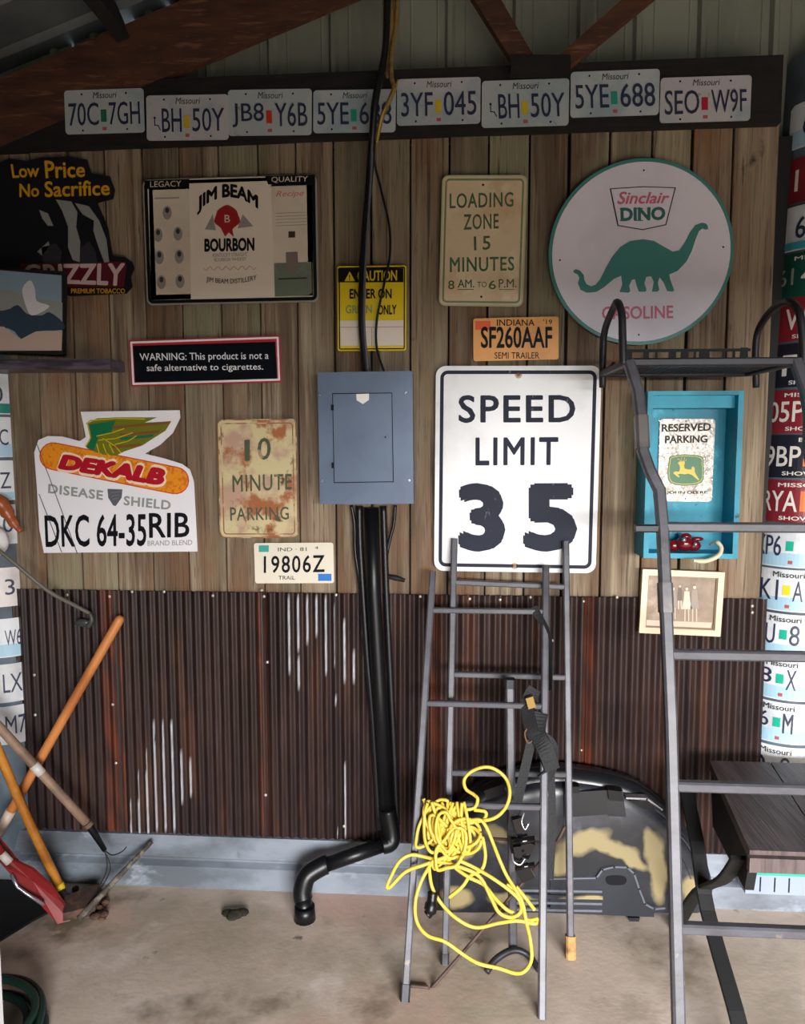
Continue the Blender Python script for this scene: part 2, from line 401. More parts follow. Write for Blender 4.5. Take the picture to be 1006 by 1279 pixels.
# gable siding above the planks (behind the truss): ribbed panels
YS = .10
r0, r1 = U(0, 92, YS), U(222, 2, YS)          # roof line on the gable
slope = (r1.z - r0.z) / (r1.x - r0.x)
def roof_z(x): return r0.z + slope * (x - r0.x)
sroot = MB().box(-2.6, 5.9, YS + .06, YS + .12, ZP - .12, ZP + .02).build('trim_1', BLACKM, kind='structure')
gap_px = [(52, 66), (80, 92), (150, 178), (183, 196), (200, 214)]
edges = [0, 62, 112, 181, 256, 334, 411, 488, 556, 640, 720, 790, 870, 960, 1040, 1120]
for a, b in zip(edges[:-1], edges[1:]):
    xa, xb = U(a, 60, YS).x, U(b, 60, YS).x
    if a == 0: xa -= .8
    prof = [(xa, 0), (xa + .010, -.018), (xa + .026, -.018), (xa + .036, 0), (xa + .07, 0), (xa + .074, -.003), (xa + .08, 0), (xb - .03, 0), (xb - .026, -.003), (xb - .02, 0), (xb, 0)]
    ins = []
    for g0, g1 in gap_px:                     # daylight slots under the roof sheets
        ga, gb = U(g0, 40, YS).x, U(g1, 40, YS).x
        if xa < (ga + gb) / 2 < xb: ins.append((max(ga, xa + .085), min(gb, xb - .035)))
    xs = sorted(set([p[0] for p in prof] + [q for i_ in ins for q in i_ if xa < q < xb]))
    def py_(x):
        for (x0_, y0_), (x1_, y1_) in zip(prof[:-1], prof[1:]):
            if x0_ <= x <= x1_: return y0_ + (y1_ - y0_) * (x - x0_) / (x1_ - x0_ + 1e-9)
        return 0
    v = []; f = []
    for x_a, x_b in zip(xs[:-1], xs[1:]):
        low = any(i0 - 1e-6 <= (x_a + x_b) / 2 <= i1 for i0, i1 in ins)
        dz = -.10 if low else .03
        o_ = len(v)
        v += [(x_a, YS + py_(x_a), ZP - .15), (x_b, YS + py_(x_b), ZP - .15), (x_b, YS + py_(x_b), roof_z(x_b) + dz), (x_a, YS + py_(x_a), roof_z(x_a) + dz)]
        f.append((o_, o_ + 1, o_ + 2, o_ + 3))
    MB().add(v, f).build('siding_panel', SIDING, sroot)
# roof (underside) : ribs run down the slope
roof = MB(); xr0, xr1 = -3.2, 6.3; prof = []
y = .2
while y > -5.4:
    prof += [(y, 0), (y - .17, 0), (y - .19, .02), (y - .21, .02), (y - .23, 0)]; y -= .23
v = [(x, yy, roof_z(x) + dz) for x in (xr0, xr1) for yy, dz in prof] + [(x, yy, roof_z(x) + dz + .012) for x in (xr0, xr1) for yy, dz in prof]
n = len(prof); roof.add(v, [(k, k + 1, n + k + 1, n + k) for k in range(n - 1)] + [(2 * n + k, 3 * n + k, 3 * n + k + 1, 2 * n + k + 1) for k in range(n - 1)])
roof.build('ceiling', ROOFM, kind='structure')
# truss: bottom chord (behind the plates), top chord, webs, gusset
yc0, yc1 = -.035, .03
bq = [U(-60, 92, yc0), U(976, 80, yc0), U(976, 150, yc0), U(600, 162, yc0), U(240, 182, yc0), U(-60, 198, yc0)]
def xz(p): return (p.x, p.z)
zc0, zc1 = U(500, 168, yc0).z, U(500, 90, yc0).z
MB().prism([(U(-90, 150, yc0).x, zc0 - .02), (U(240, 150, yc0).x, zc0 - .01), (U(600, 150, yc0).x, zc0), (U(976, 150, yc0).x, zc0 + .005), (U(976, 150, yc0).x, zc1 + .015), (U(-90, 150, yc0).x, zc1)], yc0, yc1).build('trim_2', DARKW, kind='structure')
yt = -.0355
sl = slope
def chord(pA, pB, yA, mat, name, w):
    pass
A = U(0, 98, yt); B = U(222, 2, yt); tw = .215
d = (B - A).normalized(); n_ = Vector((d.z, 0, -d.x))
P0, P1 = A - d * .7, B + d * 2.2
MB().prism([xz(P0), xz(P1), xz(P1 + n_ * tw), xz(P0 + n_ * tw)][::-1], yt, yt + .034).build('trim_3', TRUSS, kind='structure')
for nm, q in (('trim_4', [(588, -4), (622, -4), (672, 82), (642, 82)]), ('trim_5', [(812, -30), (852, -30), (712, 84), (684, 84)])):
    MB().prism([xz(U(a, b, -.06)) for a, b in q], -.074, yc0).build(nm, TRUSS, kind='structure')
MB().prism([xz(U(a, b, -.06)) for a, b in [(638, 72), (712, 72), (712, 100), (638, 100)]], -.08, -.074).build('trim_6', DARKW, kind='structure')
# purlin running toward the front
pa = U(138, 62, -.08); ztop = roof_z(pa.x)
MB().obox((pa.x, -2.4, ztop - .07), (.022, 0, .022 * slope), (0, 2.38, 0), (-.03, 0, .07)).build('trim_7', DARKW, kind='structure')

# round posts at both ends of the wall
LEAN = {'trim_8': .028, 'trim_9': -.012}
def post(name, px, R0):
    yc = .09; x = U(px, 640, yc - R0).x; kx = LEAN[name]
    n = 40; mb = MB()
    v = [(x + kx * (z - .75) + R0 * math.cos(2 * math.pi * k / n), yc + R0 * math.sin(2 * math.pi * k / n), z) for z in (0, 3.0) for k in range(n)]
    mb.add(v, [(k, (k + 1) % n, n + (k + 1) % n, n + k) for k in range(n)], True)
    mb.build(name, M('blue_grey_post', (92, 108, 122), .6, mix=[((70, 80, 90), 4, .4, .6, I3)]), kind='structure')
    return x, yc, R0, kx
colR = post('trim_8', 1013, .143)
colL = post('trim_9', -27, .143)

# ================================================================ LARGE OBJECTS
# ---- grey ladder stand on the right (nearest the camera)
LA, LB = -.955, .255
t = thing('ladder_stand', 'tall grey steel ladder with mesh platform on top, in front of the turquoise box', 'ladder', tuple(PLN(848, 1279, LA, LB)))
path = [(786, 453), (797, 488), (801, 520), (803, 563), (812, 588), (824, 612), (828, 660), (833, 770), (838, 900), (843, 1100), (848, 1279)]
lp = [PLN(a, b, LA, LB) for a, b in path]
e = lp[-1] + (lp[-1] - lp[-3]).normalized() * ((lp[-1].z) / (-(lp[-1] - lp[-3]).normalized().z)); e.z = .0
def leg_geo(pts, wd):
    mb = MB()
    for p, q in zip(pts[:-1], pts[1:]):
        u = (q - p).normalized() * .004
        mb.bar(p - u, q + u, wd)
    return mb
lp2 = [lp[0], lp[1], lp[2], lp[3], lp[4], lp[5], lp[6], lp[8], e]
leg_geo(lp2, .031).build('leg', STEEL, t)
LW = Vector((.44, 0, 0))
off = [Vector((.47, 0, 0))] * 3 + [Vector((.46, 0, 0)), Vector((.45, 0, 0))] + [LW] * 4
leg_geo([p + o for p, o in zip(lp2, off)], .031).build('leg', STEEL, t)
for k, (yy, dz) in enumerate(((658, 0), (817, 0), (981, 0), (1158, 0))):
    p = at_row(lp[5], e, yy); MB().bar(p + Vector((.012, 0, 0)), p + LW - Vector((.012, 0, 0)), .027, ref=(0, 1, 0)).build('rung', STEEL, t)
for a, b in ((505, 560), (728, 765)):
    p = at_row(lp[2], lp[3], a) if a < 700 else at_row(lp[6], lp[8], a); q = at_row(lp[2], lp[3], b) if a < 700 else at_row(lp[6], lp[8], b)
    MB().bar(p, q, .037).build('sleeve', M('scuffed_steel', (112, 106, 104), .4, .2, mix=[((190, 160, 120), 22, .62, .68, I3), ((84, 82, 88), 8, .45, .6, I3)]), t)
p = at_row(lp[6], e, 658); MB().bar(p + Vector((-.075, 0, 0)), p, .022).build('rung_stub', STEELD, t)
pz = lp[0].z; yn = lp[0].y
fl = G(752, 484, pz); yf = min(-.12, fl.y) if fl.y < -.1 else -.14
xl0, xr0 = lp[0].x, lp[0].x + .47
xl1 = U(753, 484, yf).x; xr1 = xl1 + .47
NL, NR, FL, FR = Vector((xl0, yn, pz)), Vector((xr0, yn, pz)), Vector((xl1, yf, pz)), Vector((xr1, yf, pz))
fr = MB()
for a, b in ((NL, NR), (FL, FR), (NL, FL), (NR, FR)): fr.bar(a, b, .024, ref=(0, 0, 1))
fr.build('platform_frame', STEELD, t)
g = MB()
for k in range(1, 14):
    f_ = k / 14; g.bar(NL.lerp(FL, f_), NR.lerp(FR, f_), .006, ref=(0, 0, 1))
for k in range(1, 22):
    f_ = k / 22; f2 = min(1, (k + 1) / 22); g.bar(NL.lerp(NR, f_), FL.lerp(FR, f2), .006, ref=(0, 0, 1)); g.bar(NL.lerp(NR, f2), FL.lerp(FR, f_), .006, ref=(0, 0, 1))
g.build('platform_mesh', STEELD, t, kind='stuff')
tb = MB(); 
for x0_, x1_, h in ((782, 791, 436), (803, 812, 438), (818, 823, 438), (835, 846, 437), (850, 861, 436), (866, 871, 438), (873, 888, 437), (902, 908, 437), (915, 920, 438), (924, 936, 434)):
    a = U(x0_, 450, yn + .10); b = U(x1_, h, yn + .10)
    tb.prism([(a.x, pz), (b.x, pz), (b.x - .003, b.z), (a.x + .003, b.z)], yn + .10, yn + .104)
a = U(778, 439, yn + .10); b = U(938, 435, yn + .10); tb.box(a.x, b.x, yn + .098, yn + .106, a.z - .002, a.z + .006)
tb.build('serrated_strip', BLACKM, t, kind='stuff')
def rail(pts):
    ys = [yf + (yn - yf) * s for *_, s in pts]
    P = [U(a, b, y) for (a, b, s), y in zip(pts, ys)]
    return spline(P, 5)
MB().tube(rail([(753, 484, 0), (753, 445, .05), (756, 412, .12), (767, 384, .5), (772, 378, .85), (777, 392, .96), (778, 420, .99), (779, 456, 1)]), .0115, 8).build('hand_rail', STEELD, t)
MB().tube(rail([(945, 484, 0), (944, 440, .05), (948, 412, .12), (964, 388, .45), (984, 377, .8), (998, 388, .96), (1003, 420, .99), (1004, 456, 1)]), .0115, 8).build('hand_rail', STEELD, t)
MB().bar(FL + Vector((0, 0, -.002)), FL.lerp(NL, .2) + Vector((.02, 0, .02)), .02).build('bracket', STEELD, t)

# ---- two narrow ladder sections leaning on the speed sign
def narrow_ladder(label, LTp, LBp, RTp, RBp, rungs, ytop, w=.0235, foot=None, feetext=(0, 0)):
    a0, b0 = U(*LTp, ytop), U(*RTp, ytop); a1, b1 = G(*LBp), G(*RBp)
    t = thing('ladder_section', label, 'ladder', tuple((a1 + b1) / 2), 'narrow ladder sections leaning on the wall')
    a1.z = b1.z = .0; 
    MB().bar(a0, a1 + Vector((0, 0, .0)), w).build('leg', STEEL, t); MB().bar(b0, b1, w).build('leg', STEEL, t)
    for yl, yr in rungs:
        p = at_row(a0, a1, yl); q = at_row(b0, b1, yr); MB().bar(p, q, .019).build('rung', STEEL, t)
    return t, a0, a1, b0, b1
t2, c0, c1, d0, d1 = narrow_ladder('inner grey ladder section overlapping the 35, with a tan taped right foot', (568, 673), (556, 1204), (707, 676), (713, 1198),
                   [(727, 733), (842, 846), (965, 967)], -.045, w=.0225)
p = at_row(d0, d1, 1168); u = (d1 - p); MB().bar(p, d1 + Vector((0, 0, .003)), .032).build('foot_pad', M('tan_tape', (176, 136, 82), .8, mix=[((120, 86, 48), 18, .5, .66, I3)]), t2)
MB().bar(at_row(c0, c1, 1190), c1 + Vector((0, 0, .002)), .027).build('foot_cap', STEELD, t2)
t1, a0, a1, b0, b1 = narrow_ladder('outer grey ladder section splayed at the foot, yellow cord and black strap on it', (541, 714), (506, 1250), (682, 707), (677, 1272),
                   [(762, 764), (878, 882), (1004, 1008)], -.085, w=.0235)
MB().bar(at_row(a0, a1, 1228), a1, .03).build('foot_cap', STEELD, t1)

# ---- tree brace pole with a crescent foot
pt, pb = U(637, 852, -.24), G(641, 1186, .03)
t = thing('brace_pole', 'slim grey square pole with curved crescent foot standing between the ladder legs', 'pole', tuple(pb))
MB().bar(pt, pb, .028).build('pole', STEEL, t)
cr = [G(608, 1214, .012), G(618, 1200, .03), G(634, 1189, .045), G(648, 1187, .045), G(662, 1195, .03), G(674, 1212, .012)]
MB().tube(spline(cr, 5), .011, 6).build('crescent', STEELD, t)
MB().bar(pt + Vector((0, 0, -.02)), pt + Vector((0, 0, .012)), .034).build('end_cap', STEELD, t)
# ---- bent brown rod
rp = [U(706, 1032, -.28), U(698, 1048, -.30), U(689, 1060, -.33), U(640, 1118, -.44), G(543, 1230, .006), G(534, 1233, .006), G(512, 1231, .006)]
t = tag(MB().tube(spline(rp, 4), .0055, 6).build('bent_rod', M('brown_rod', (74, 56, 50), .6), loc=rp[-1]), 'thin rusty bent rod lying across the feet of the narrow ladders', 'rod')
t2r = tag(MB().tube([U(612, 1047, -.34), U(650, 1050, -.335), U(688, 1054, -.325)], .0055, 6).build('straight_rod', MATS['brown_rod'], loc=U(612, 1047, -.34)), 'short thin brown rod lying level behind the yellow cord pile', 'rod')

# ---- camouflage hard case
CAMO = M('camouflage_plastic', (44, 46, 54), .34, mix=[((26, 28, 34), 5, .45, .58, I3), ((84, 88, 98), 5, .58, .72, I3)], spec=.6)
BLKC = M('case_black_plastic', (30, 32, 38), .33, mix=[((20, 22, 26), 6, .45, .6, I3)], spec=.6)
def camo_paint(m, blobs, col):
    nt = m.node_tree; N, L = nt.nodes, nt.links; P = N['Principled BSDF']; src = P.inputs['Base Color'].links[0].from_socket
    tc = N.new('ShaderNodeTexCoord'); nz = N.new('ShaderNodeTexNoise'); nz.inputs['Scale'].default_value = 14; L.new(tc.outputs['Object'], nz.inputs['Vector'])
    sb = N.new('ShaderNodeVectorMath'); sb.operation = 'MULTIPLY_ADD'; L.new(nz.outputs['Color'], sb.inputs[0]); sb.inputs[1].default_value = (.05, 0, .05); L.new(tc.outputs['Object'], sb.inputs[2])
    for x, z, rx, rz, an in blobs:
        s1 = N.new('ShaderNodeVectorMath'); s1.operation = 'SUBTRACT'; L.new(sb.outputs[0], s1.inputs[0]); s1.inputs[1].default_value = (x + .025, 0, z + .025)
        mp = N.new('ShaderNodeMapping'); mp.vector_type = 'TEXTURE'; mp.inputs['Rotation'].default_value = (0, -R(an), 0); mp.inputs['Scale'].default_value = (rx, 1e3, rz); L.new(s1.outputs[0], mp.inputs[0])
        ln = N.new('ShaderNodeVectorMath'); ln.operation = 'LENGTH'; L.new(mp.outputs[0], ln.inputs[0])
        mr = N.new('ShaderNodeMapRange'); mr.inputs[1].default_value = 1.15; mr.inputs[2].default_value = .7; L.new(ln.outputs['Value'], mr.inputs[0])
        mx = N.new('ShaderNodeMix'); mx.data_type = 'RGBA'; L.new(mr.outputs[0], mx.inputs[0]); L.new(src, mx.inputs[6]); mx.inputs[7].default_value = lin(col); src = mx.outputs[2]
    L.new(src, P.inputs['Base Color'])
yc = -.165
outl = [(540, 1142), (534, 1112), (540, 1070), (556, 1035), (580, 1006), (612, 984), (650, 972), (690, 967), (730, 970), (765, 976), (800, 987), (830, 1008), (856, 1035), (876, 1062), (890, 1092), (895, 1120), (890, 1143)]
o2 = [xz(U(a, b, yc)) for a, b in outl]; o2 = [(a, max(b, .004)) for a, b in o2]
cxx = sum(p[0] for p in o2) / len(o2); czz = .17
t = thing('hard_case', 'large dark hard plastic case with tan camouflage blotches standing against the tin', 'case', (cxx, yc + .05, 0))
bl_ = []
for a, b, ra, rb, an in ((728, 1050, 34, 15, 20), (765, 1058, 36, 10, -18), (812, 1052, 9, 20, 8), (822, 1085, 10, 45, 4), (790, 1072, 24, 8, -28), (862, 1110, 14, 17, 10), (735, 1124, 36, 11, 0), (700, 1075, 12, 20, -20),
                         (640, 1120, 30, 9, 0), (585, 1060, 22, 10, 30), (570, 1120, 20, 14, 0), (622, 1040, 16, 9, -20)):
    p = U(a, b, -.18); bl_.append((p.x - cxx, p.z, ra / 352, rb / 352, an))
camo_paint(CAMO, bl_, (148, 134, 98))
def puff(o2, levels, name, mat, par):
    v = []; n = len(o2)
    for s, y in levels:
        for a, b in o2: v.append((cxx + (a - cxx) * s, y, max(.004, czz + (b - czz) * s) if s > .999 else czz + (b - czz) * s))
    f = [(j * n + k, j * n + (k + 1) % n, (j + 1) * n + (k + 1) % n, (j + 1) * n + k) for j in range(len(levels) - 1) for k in range(n)]
    o = len(levels) - 1; f.append(tuple(o * n + k for k in range(n))); f.append(tuple(range(n - 1, -1, -1)))
    return MB().add(v, [q[::-1] for q in f], True).build(name, mat, par)
so = [(p.x, p.y) for p in spline([(a, b, 0) for a, b in o2], 3)]
puff(so, [(1, -.062), (1, -.105)], 'back_shell', BLKC, t)
puff(so, [(1, -.107), (1, -.128), (.975, -.148), (.93, -.158)], 'rim', BLKC, t)
puff(so, [(.925, -.150), (.92, -.166), (.88, -.180), (.80, -.186), (.4, -.192)], 'front_shell', CAMO, t)
yq = -.192
F = Face(t, yq)
def px(pts): return [(a, b) for a, b in pts]
C8 = crop(700, 950, 4.79)
F.poly(C8([(-60, 700), (215, 695), (250, 645), (320, 628), (400, 632), (440, 670), (470, 760), (505, 850), (560, 880), (560, 930), (-60, 905)]), M('dark_panel_plastic', (40, 43, 50), .35), lift=.006, name='handle_panel')
F.line(C8([(-60, 700), (215, 695), (250, 645), (320, 628), (400, 632), (440, 670), (470, 760), (505, 850), (560, 880), (620, 875)]), .006, M('grey_plastic_edge', (96, 100, 110), .35), lift=.009, name='moulded_edge')
F.poly(C8([(270, 705), (290, 683), (370, 683), (395, 705), (375, 735), (290, 735)]), INK, lift=.008, name='handle_slot', smooth=3)
for yy in (765, 800, 838, 880): F.line(C8([(-280, yy), (240, yy + 8)]), .008 if yy != 800 else .014, MATS['grey_plastic_edge'] if yy != 800 else CAMO, lift=.012, name='rail')
arc = lambda r: [(715 + r * 1.18 * math.cos(R(a)), 1128 - r * math.sin(R(a))) for a in range(14, 168, 9)]
for r_ in (142, 128): 
    MB().tube([U(a, b, -.160 if r_ > 135 else -.176) for a, b in arc(r_)], .009, 6).build('moulded_rib', BLKC, t)
Fc = Face(t, -.16)
for q in ([(703, 985), (757, 982), (757, 1012), (703, 1016)], [(757, 983), (776, 983), (780, 1015), (757, 1014)]):
    Fc.poly(q, BLKC, lift=.03, name='latch_plate')
tops = [[(757, 981), (774, 983), (777, 995), (759, 994)], [(782, 994), (805, 994), (823, 1006), (800, 1004)], [(703, 977), (722, 977), (722, 985), (703, 985)], [(604, 982), (628, 974), (632, 984), (608, 994)]]
for q in tops: Face(t, -.17).poly(q, BLACK, lift=.035, name='latch')
Face(t, -.17).line([(781, 992), (806, 993), (824, 1006)], .006, M('bright_metal', (190, 190, 200), .25, .8), lift=.03, name='latch_wire')
Face(t, -.12).poly([(783, 1140), (797, 1140), (793, 1155), (787, 1155)], BLKC, lift=.03, name='foot')

# ---- dark plank bench at the right
zt = .60
bl, fl_ = G(886, 950, zt), G(936, 1062, zt)
t = thing('bench', 'low table with dark brown-grey planks and black crossed legs beside the plate post', 'table', (bl.x + .1, (bl.y + fl_.y) / 2, 0))
PLK = M('dark_stained_plank', (92, 78, 78), .5, mix=[((66, 54, 54), 4, .42, .62, (12, .7, 1)), ((118, 106, 104), 7, .6, .74, (20, .6, 1))], bump=(10, .2, (14, .6, 1)), rnd=.08)
pwid = .205; dirx = Vector((fl_.x - bl.x, fl_.y - bl.y, 0)); 
for k in range(4):
    x0_ = Vector((bl.x + k * pwid, bl.y, 0)); x1_ = x0_ + dirx
    a = .002; mb = MB()
    v = [(x0_.x + a, x0_.y, z) for z in (zt - .03, zt)] + [(x0_.x + pwid - a, x0_.y, z) for z in (zt - .03, zt)] + [(x1_.x + pwid - a, x1_.y, z) for z in (zt - .03, zt)] + [(x1_.x + a, x1_.y, z) for z in (zt - .03, zt)]
    mb.add(v, [(1, 7, 5, 3), (0, 2, 4, 6), (0, 1, 3, 2), (2, 3, 5, 4), (4, 5, 7, 6), (6, 7, 1, 0)]); mb.build('plank', PLK, t)
MB().box(fl_.x - .004, fl_.x + pwid * 4, fl_.y - .018, fl_.y, zt - .052, zt - .012).build('front_edge', PLK, t)
s0, s1 = bl, fl_
MB().add([(s0.x + .005, s0.y - .005, zt - .03), (s1.x + .005, s1.y + .005, zt - .03), (s1.x + .005, s1.y + .03, zt - .13), (s0.x + .01, s0.y - .03, zt - .22),
          (s0.x + .03, s0.y - .005, zt - .03), (s1.x + .03, s1.y + .005, zt - .03), (s1.x + .03, s1.y + .03, zt - .13), (s0.x + .035, s0.y - .03, zt - .22)],
         [(0, 1, 2, 3), (7, 6, 5, 4), (0, 4, 5, 1), (1, 5, 6, 2), (2, 6, 7, 3), (3, 7, 4, 0)]).build('side_apron', BLACKM, t)
def flat_leg(x, ptsyz, wd):
    mb = MB(); P = spline([(x, y, z) for y, z in ptsyz], 5)
    for p, q in zip(P[:-1], P[1:]): mb.bar(p, q + (q - p) * .1, .012, wd, ref=(1, 0, 0))
    return mb
for dx in (0, .68):
    flat_leg(s1.x - .01 + dx, [(s0.y - .06, zt - .05), (s0.y - .2, .42), (s0.y - .32, .26), (s1.y - .02, .10), (s1.y - .04, .0)], .045).build('leg', BLACKM, t)
    flat_leg(s1.x - .004 + dx, [(s1.y + .05, zt - .05), (s1.y + .16, .42), (s0.y - .22, .26), (s0.y - .06, .06), (s0.y - .03, .0)], .045).build('leg', BLACKM, t)
# pale box under the bench
q0 = G(932, 1118, 0); 
t = thing('drawer_box', 'small pale grey box with teal rim fixed low on the wall behind the bench', 'box', (q0.x + .1, -.1, .05))
x0_, x1_ = U(932, 1100, -.13).x, U(1012, 1100, -.13).x; z0_, z1_ = U(960, 1117, -.13).z, U(960, 1084, -.13).z
MB().box(x0_, x1_, -.13, -.06, z0_, z1_ - .025).build('body', M('pale_grey_plastic', (140, 150, 165), .4), t)
MB().box(x0_ - .004, x1_ + .004, -.136, -.058, z1_ - .025, z1_).build('rim', M('teal_plastic', (40, 160, 140), .4), t)
for pxx in (950, 968, 986): 
    a = U(pxx, 1105, -.13); MB().box(a.x - .002, a.x + .002, -.132, -.129, z0_ + .01, z1_ - .035).build('divider', INK, t)

# ---- turquoise box with its sign
TURQ = M('turquoise_paint', (14, 152, 182), .5, mix=[((18, 128, 156), 4, .45, .65, I3), ((12, 70, 86), 22, .68, .74, (1, 1, 1.5)), ((70, 190, 208), 9, .62, .75, I3)], bump=(25, .15))
yb = -.13
A_, B_ = U(804, 697, yb), U(930, 488, yb)
X0, X1, Z0, Z1 = A_.x, B_.x, A_.z, B_.z
t = thing('wooden_crate', 'turquoise painted wooden box hung open side out on the plank wall', 'box', ((X0 + X1) / 2, -.02, Z0)); th = .017
MB().box(X0, X1, -.022, -.008, Z0, Z1).build('back_panel', TURQ, t)
MB().box(X0, X0 + th, yb, -.022, Z0, Z1).build('side_panel', TURQ, t); MB().box(X1 - th, X1, yb, -.022, Z0, Z1).build('side_panel', TURQ, t)
MB().box(X0 + th, X1 - th, yb, -.022, Z1 - th * .8, Z1).build('top_panel', TURQ, t); MB().box(X0 + th, X1 - th, yb, -.022, Z0, Z0 + th).build('bottom_panel', TURQ, t)
MB().box(X0 + th, X1 - th, yb + .03, yb + .04, Z1 - .055, Z1 - th * .8).build('front_rail', TURQ, t)
# reserved parking sign inside
DIA = M('embossed_tin_plate', (176, 168, 160), .34, .35, mix=[((140, 130, 120), 30, .50, .62, (1, 1, 1))], bump=(36, .5))
Q = lambda pts: crop(800, 490, 7.99)(pts)
F = sign('parking_sign', 'silver diamond tread sign with green emblem and leaping deer inside the turquoise box', 'sign', Q([(180, 262), (742, 268), (725, 1090), (190, 1090)]), -.030, .002, DIA, .012)
INKG = M('dark_grey_ink', (60, 60, 56), .5, spec=.2)
tr_ = MB()
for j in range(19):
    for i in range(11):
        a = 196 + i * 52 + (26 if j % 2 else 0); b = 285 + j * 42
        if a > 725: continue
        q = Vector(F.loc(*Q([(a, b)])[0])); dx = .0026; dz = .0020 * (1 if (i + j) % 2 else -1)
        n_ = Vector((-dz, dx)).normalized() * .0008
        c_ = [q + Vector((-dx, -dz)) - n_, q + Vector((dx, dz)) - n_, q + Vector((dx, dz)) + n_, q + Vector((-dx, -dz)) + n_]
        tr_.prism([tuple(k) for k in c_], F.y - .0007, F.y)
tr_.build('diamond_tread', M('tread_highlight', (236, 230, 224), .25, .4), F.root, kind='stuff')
F.text('RESERVED', Q([(215, 318), (708, 305), (705, 385), (215, 395)]), INKG, bold=.03, lift=.0016)
F.text('PARKING', Q([(248, 432), (672, 428), (668, 500), (248, 512)]), INKG, bold=.03, lift=.0016)
F.text('JOHN DEERE', Q([(262, 985), (670, 985), (668, 1018), (262, 1022)]), INKG, bold=.02, lift=.0016)
GRN = M('emblem_green', (36, 112, 58), .4); YEL = M('emblem_yellow', (226, 200, 52), .4)
emb = [(300, 640), (450, 618), (615, 640), (630, 700), (637, 780), (615, 900), (455, 932), (300, 905), (272, 790), (285, 690)]
F.poly(Q(emb), GRN, lift=.0012, smooth=3)
cxe, cye = 455, 775
F.poly(Q([(cxe + (a - cxe) * .93, cye + (b - cye) * .92) for a, b in emb]), YEL, lift=.0016, name='emblem_outline', smooth=3)
F.poly(Q([(cxe + (a - cxe) * .90, cye + (b - cye) * .885) for a, b in emb]), GRN, lift=.002, name='emblem_field', smooth=3)
deer = [(330, 800), (352, 788), (385, 792), (396, 765), (392, 728), (374, 708), (378, 698), (402, 686), (428, 688), (445, 700), (436, 730), (442, 762), (480, 770), (514, 768), (510, 750), (522, 740), (540, 752), (542, 790), (556, 824), (588, 868), (580, 878), (545, 850), (515, 825), (480, 812), (440, 818), (400, 812), (372, 818), (392, 842), (380, 848), (352, 828), (334, 812)]
F.poly(Q(deer), YEL, lift=.0028, name='deer')
for ln in ([(405, 690), (390, 672), (372, 666)], [(412, 688), (408, 662), (414, 650)], [(430, 690), (440, 672), (442, 652)], [(436, 690), (455, 680), (460, 668)]): F.line(Q(ln), .0016, YEL, lift=.0028, name='antler')
F.disc(*Q([(457, 287)])[0], .0022, INK); F.disc(*Q([(452, 1062)])[0], .0022, INK)
# things in the bottom of the box
RG = M('dark_red_glass', (112, 16, 26), .15, spec=.8)
c = U(856, 684, -.09); zf = Z0 + th
t = thing('red_ornament', 'shiny dark red ornament lying in the bottom of the turquoise box', 'ornament', (c.x, -.09, zf))
mb = MB(); 
for i, (dx, dy, dz, r_, s_) in enumerate([(0, 0, .028, .028, (1.2, .8, .9)), (-.035, .01, .02, .02, (1.2, .8, 1)), (.03, .0, .022, .021, (1.2, .8, .9)), (.005, .01, .052, .016, (1.3, .8, .8)), (.045, .01, .044, .014, (1.5, .7, .6))]):
    mb.sphere((c.x + dx, -.09 + dy, zf + dz), r_, s_, 9, 6)
mb.build('body', RG, t)
mb = MB(); mb.sphere((c.x - .012, -.115, zf + .045), .008); mb.build('stud', M('bright_metal', (0, 0, 0)), t); mb = MB(); mb.sphere((c.x + .026, -.115, zf + .03), .007); mb.build('stud', MATS['bright_metal'], t)
P = [U(a, b, yb - .005 - .012 * k) for k, (a, b) in enumerate([(895, 677), (901, 683), (900, 691), (893, 697), (880, 701), (866, 700)])]
P = [U(888, 680, -.1)] + P
tag(MB().tube(spline(P, 5), [.0045] * 6 + [.0075] * (len(spline(P, 5)) - 9) + [.005] * 3, 8).build('ivory_hook', M('ivory_plastic', (232, 222, 190), .35), loc=P[0]), 'ivory curved hook sticking out of the bottom of the turquoise box', 'hook')

# ---- electrical panel, pipes and cables
ye = -.10
PNL = M('blue_grey_enamel', (100, 116, 140), .38, .15, mix=[((90, 104, 128), 3, .45, .65, I3)], spec=.5)
C7 = crop(250, 450, 3.469)
F = sign('electrical_panel', 'blue-grey metal breaker panel with hinged cover, centre of the plank wall', 'electrical panel', [(397, 466), (514, 464), (517, 627), (402, 628)], ye, .10, PNL, .003)
F.root.children[0].name = 'box'
F.y = ye - .005; F.plate([(395.5, 465), (515, 463.5), (517.5, 629), (401, 630)], .004, PNL, .002, name='cover')
dr = MB(); 
F.poly(C7([(573, 143), (833, 140), (840, 528), (580, 532)]), INK, lift=.0012, name='door_gap')
F.poly(C7([(577, 147), (830, 144), (836, 524), (584, 528)]), PNL, lift=.005, name='door')
F.poly(C7([(678, 147), (733, 145), (733, 172), (707, 190), (680, 174)]), M('white_label', (240, 240, 235), .3), lift=.0065, name='warning_label')
F.poly(C7([(786, 322), (820, 320), (822, 344), (788, 346)]), PNL, lift=.009, name='latch'); F.disc(*C7([(804, 333)])[0], .003, INK, lift=.0095, name='latch_hole')
for q in ((575, 205), (577, 455)): F.poly(C7([(q[0] - 6, q[1] - 12), (q[0] + 6, q[1] - 12), (q[0] + 6, q[1] + 12), (q[0] - 6, q[1] + 12)]), INK, lift=.007, name='hinge')
for q in ((520, 150), (893, 140), (530, 522), (908, 520)): F.disc(*C7([q])[0], .004, MATS['bright_metal'], lift=.004, name='screw')
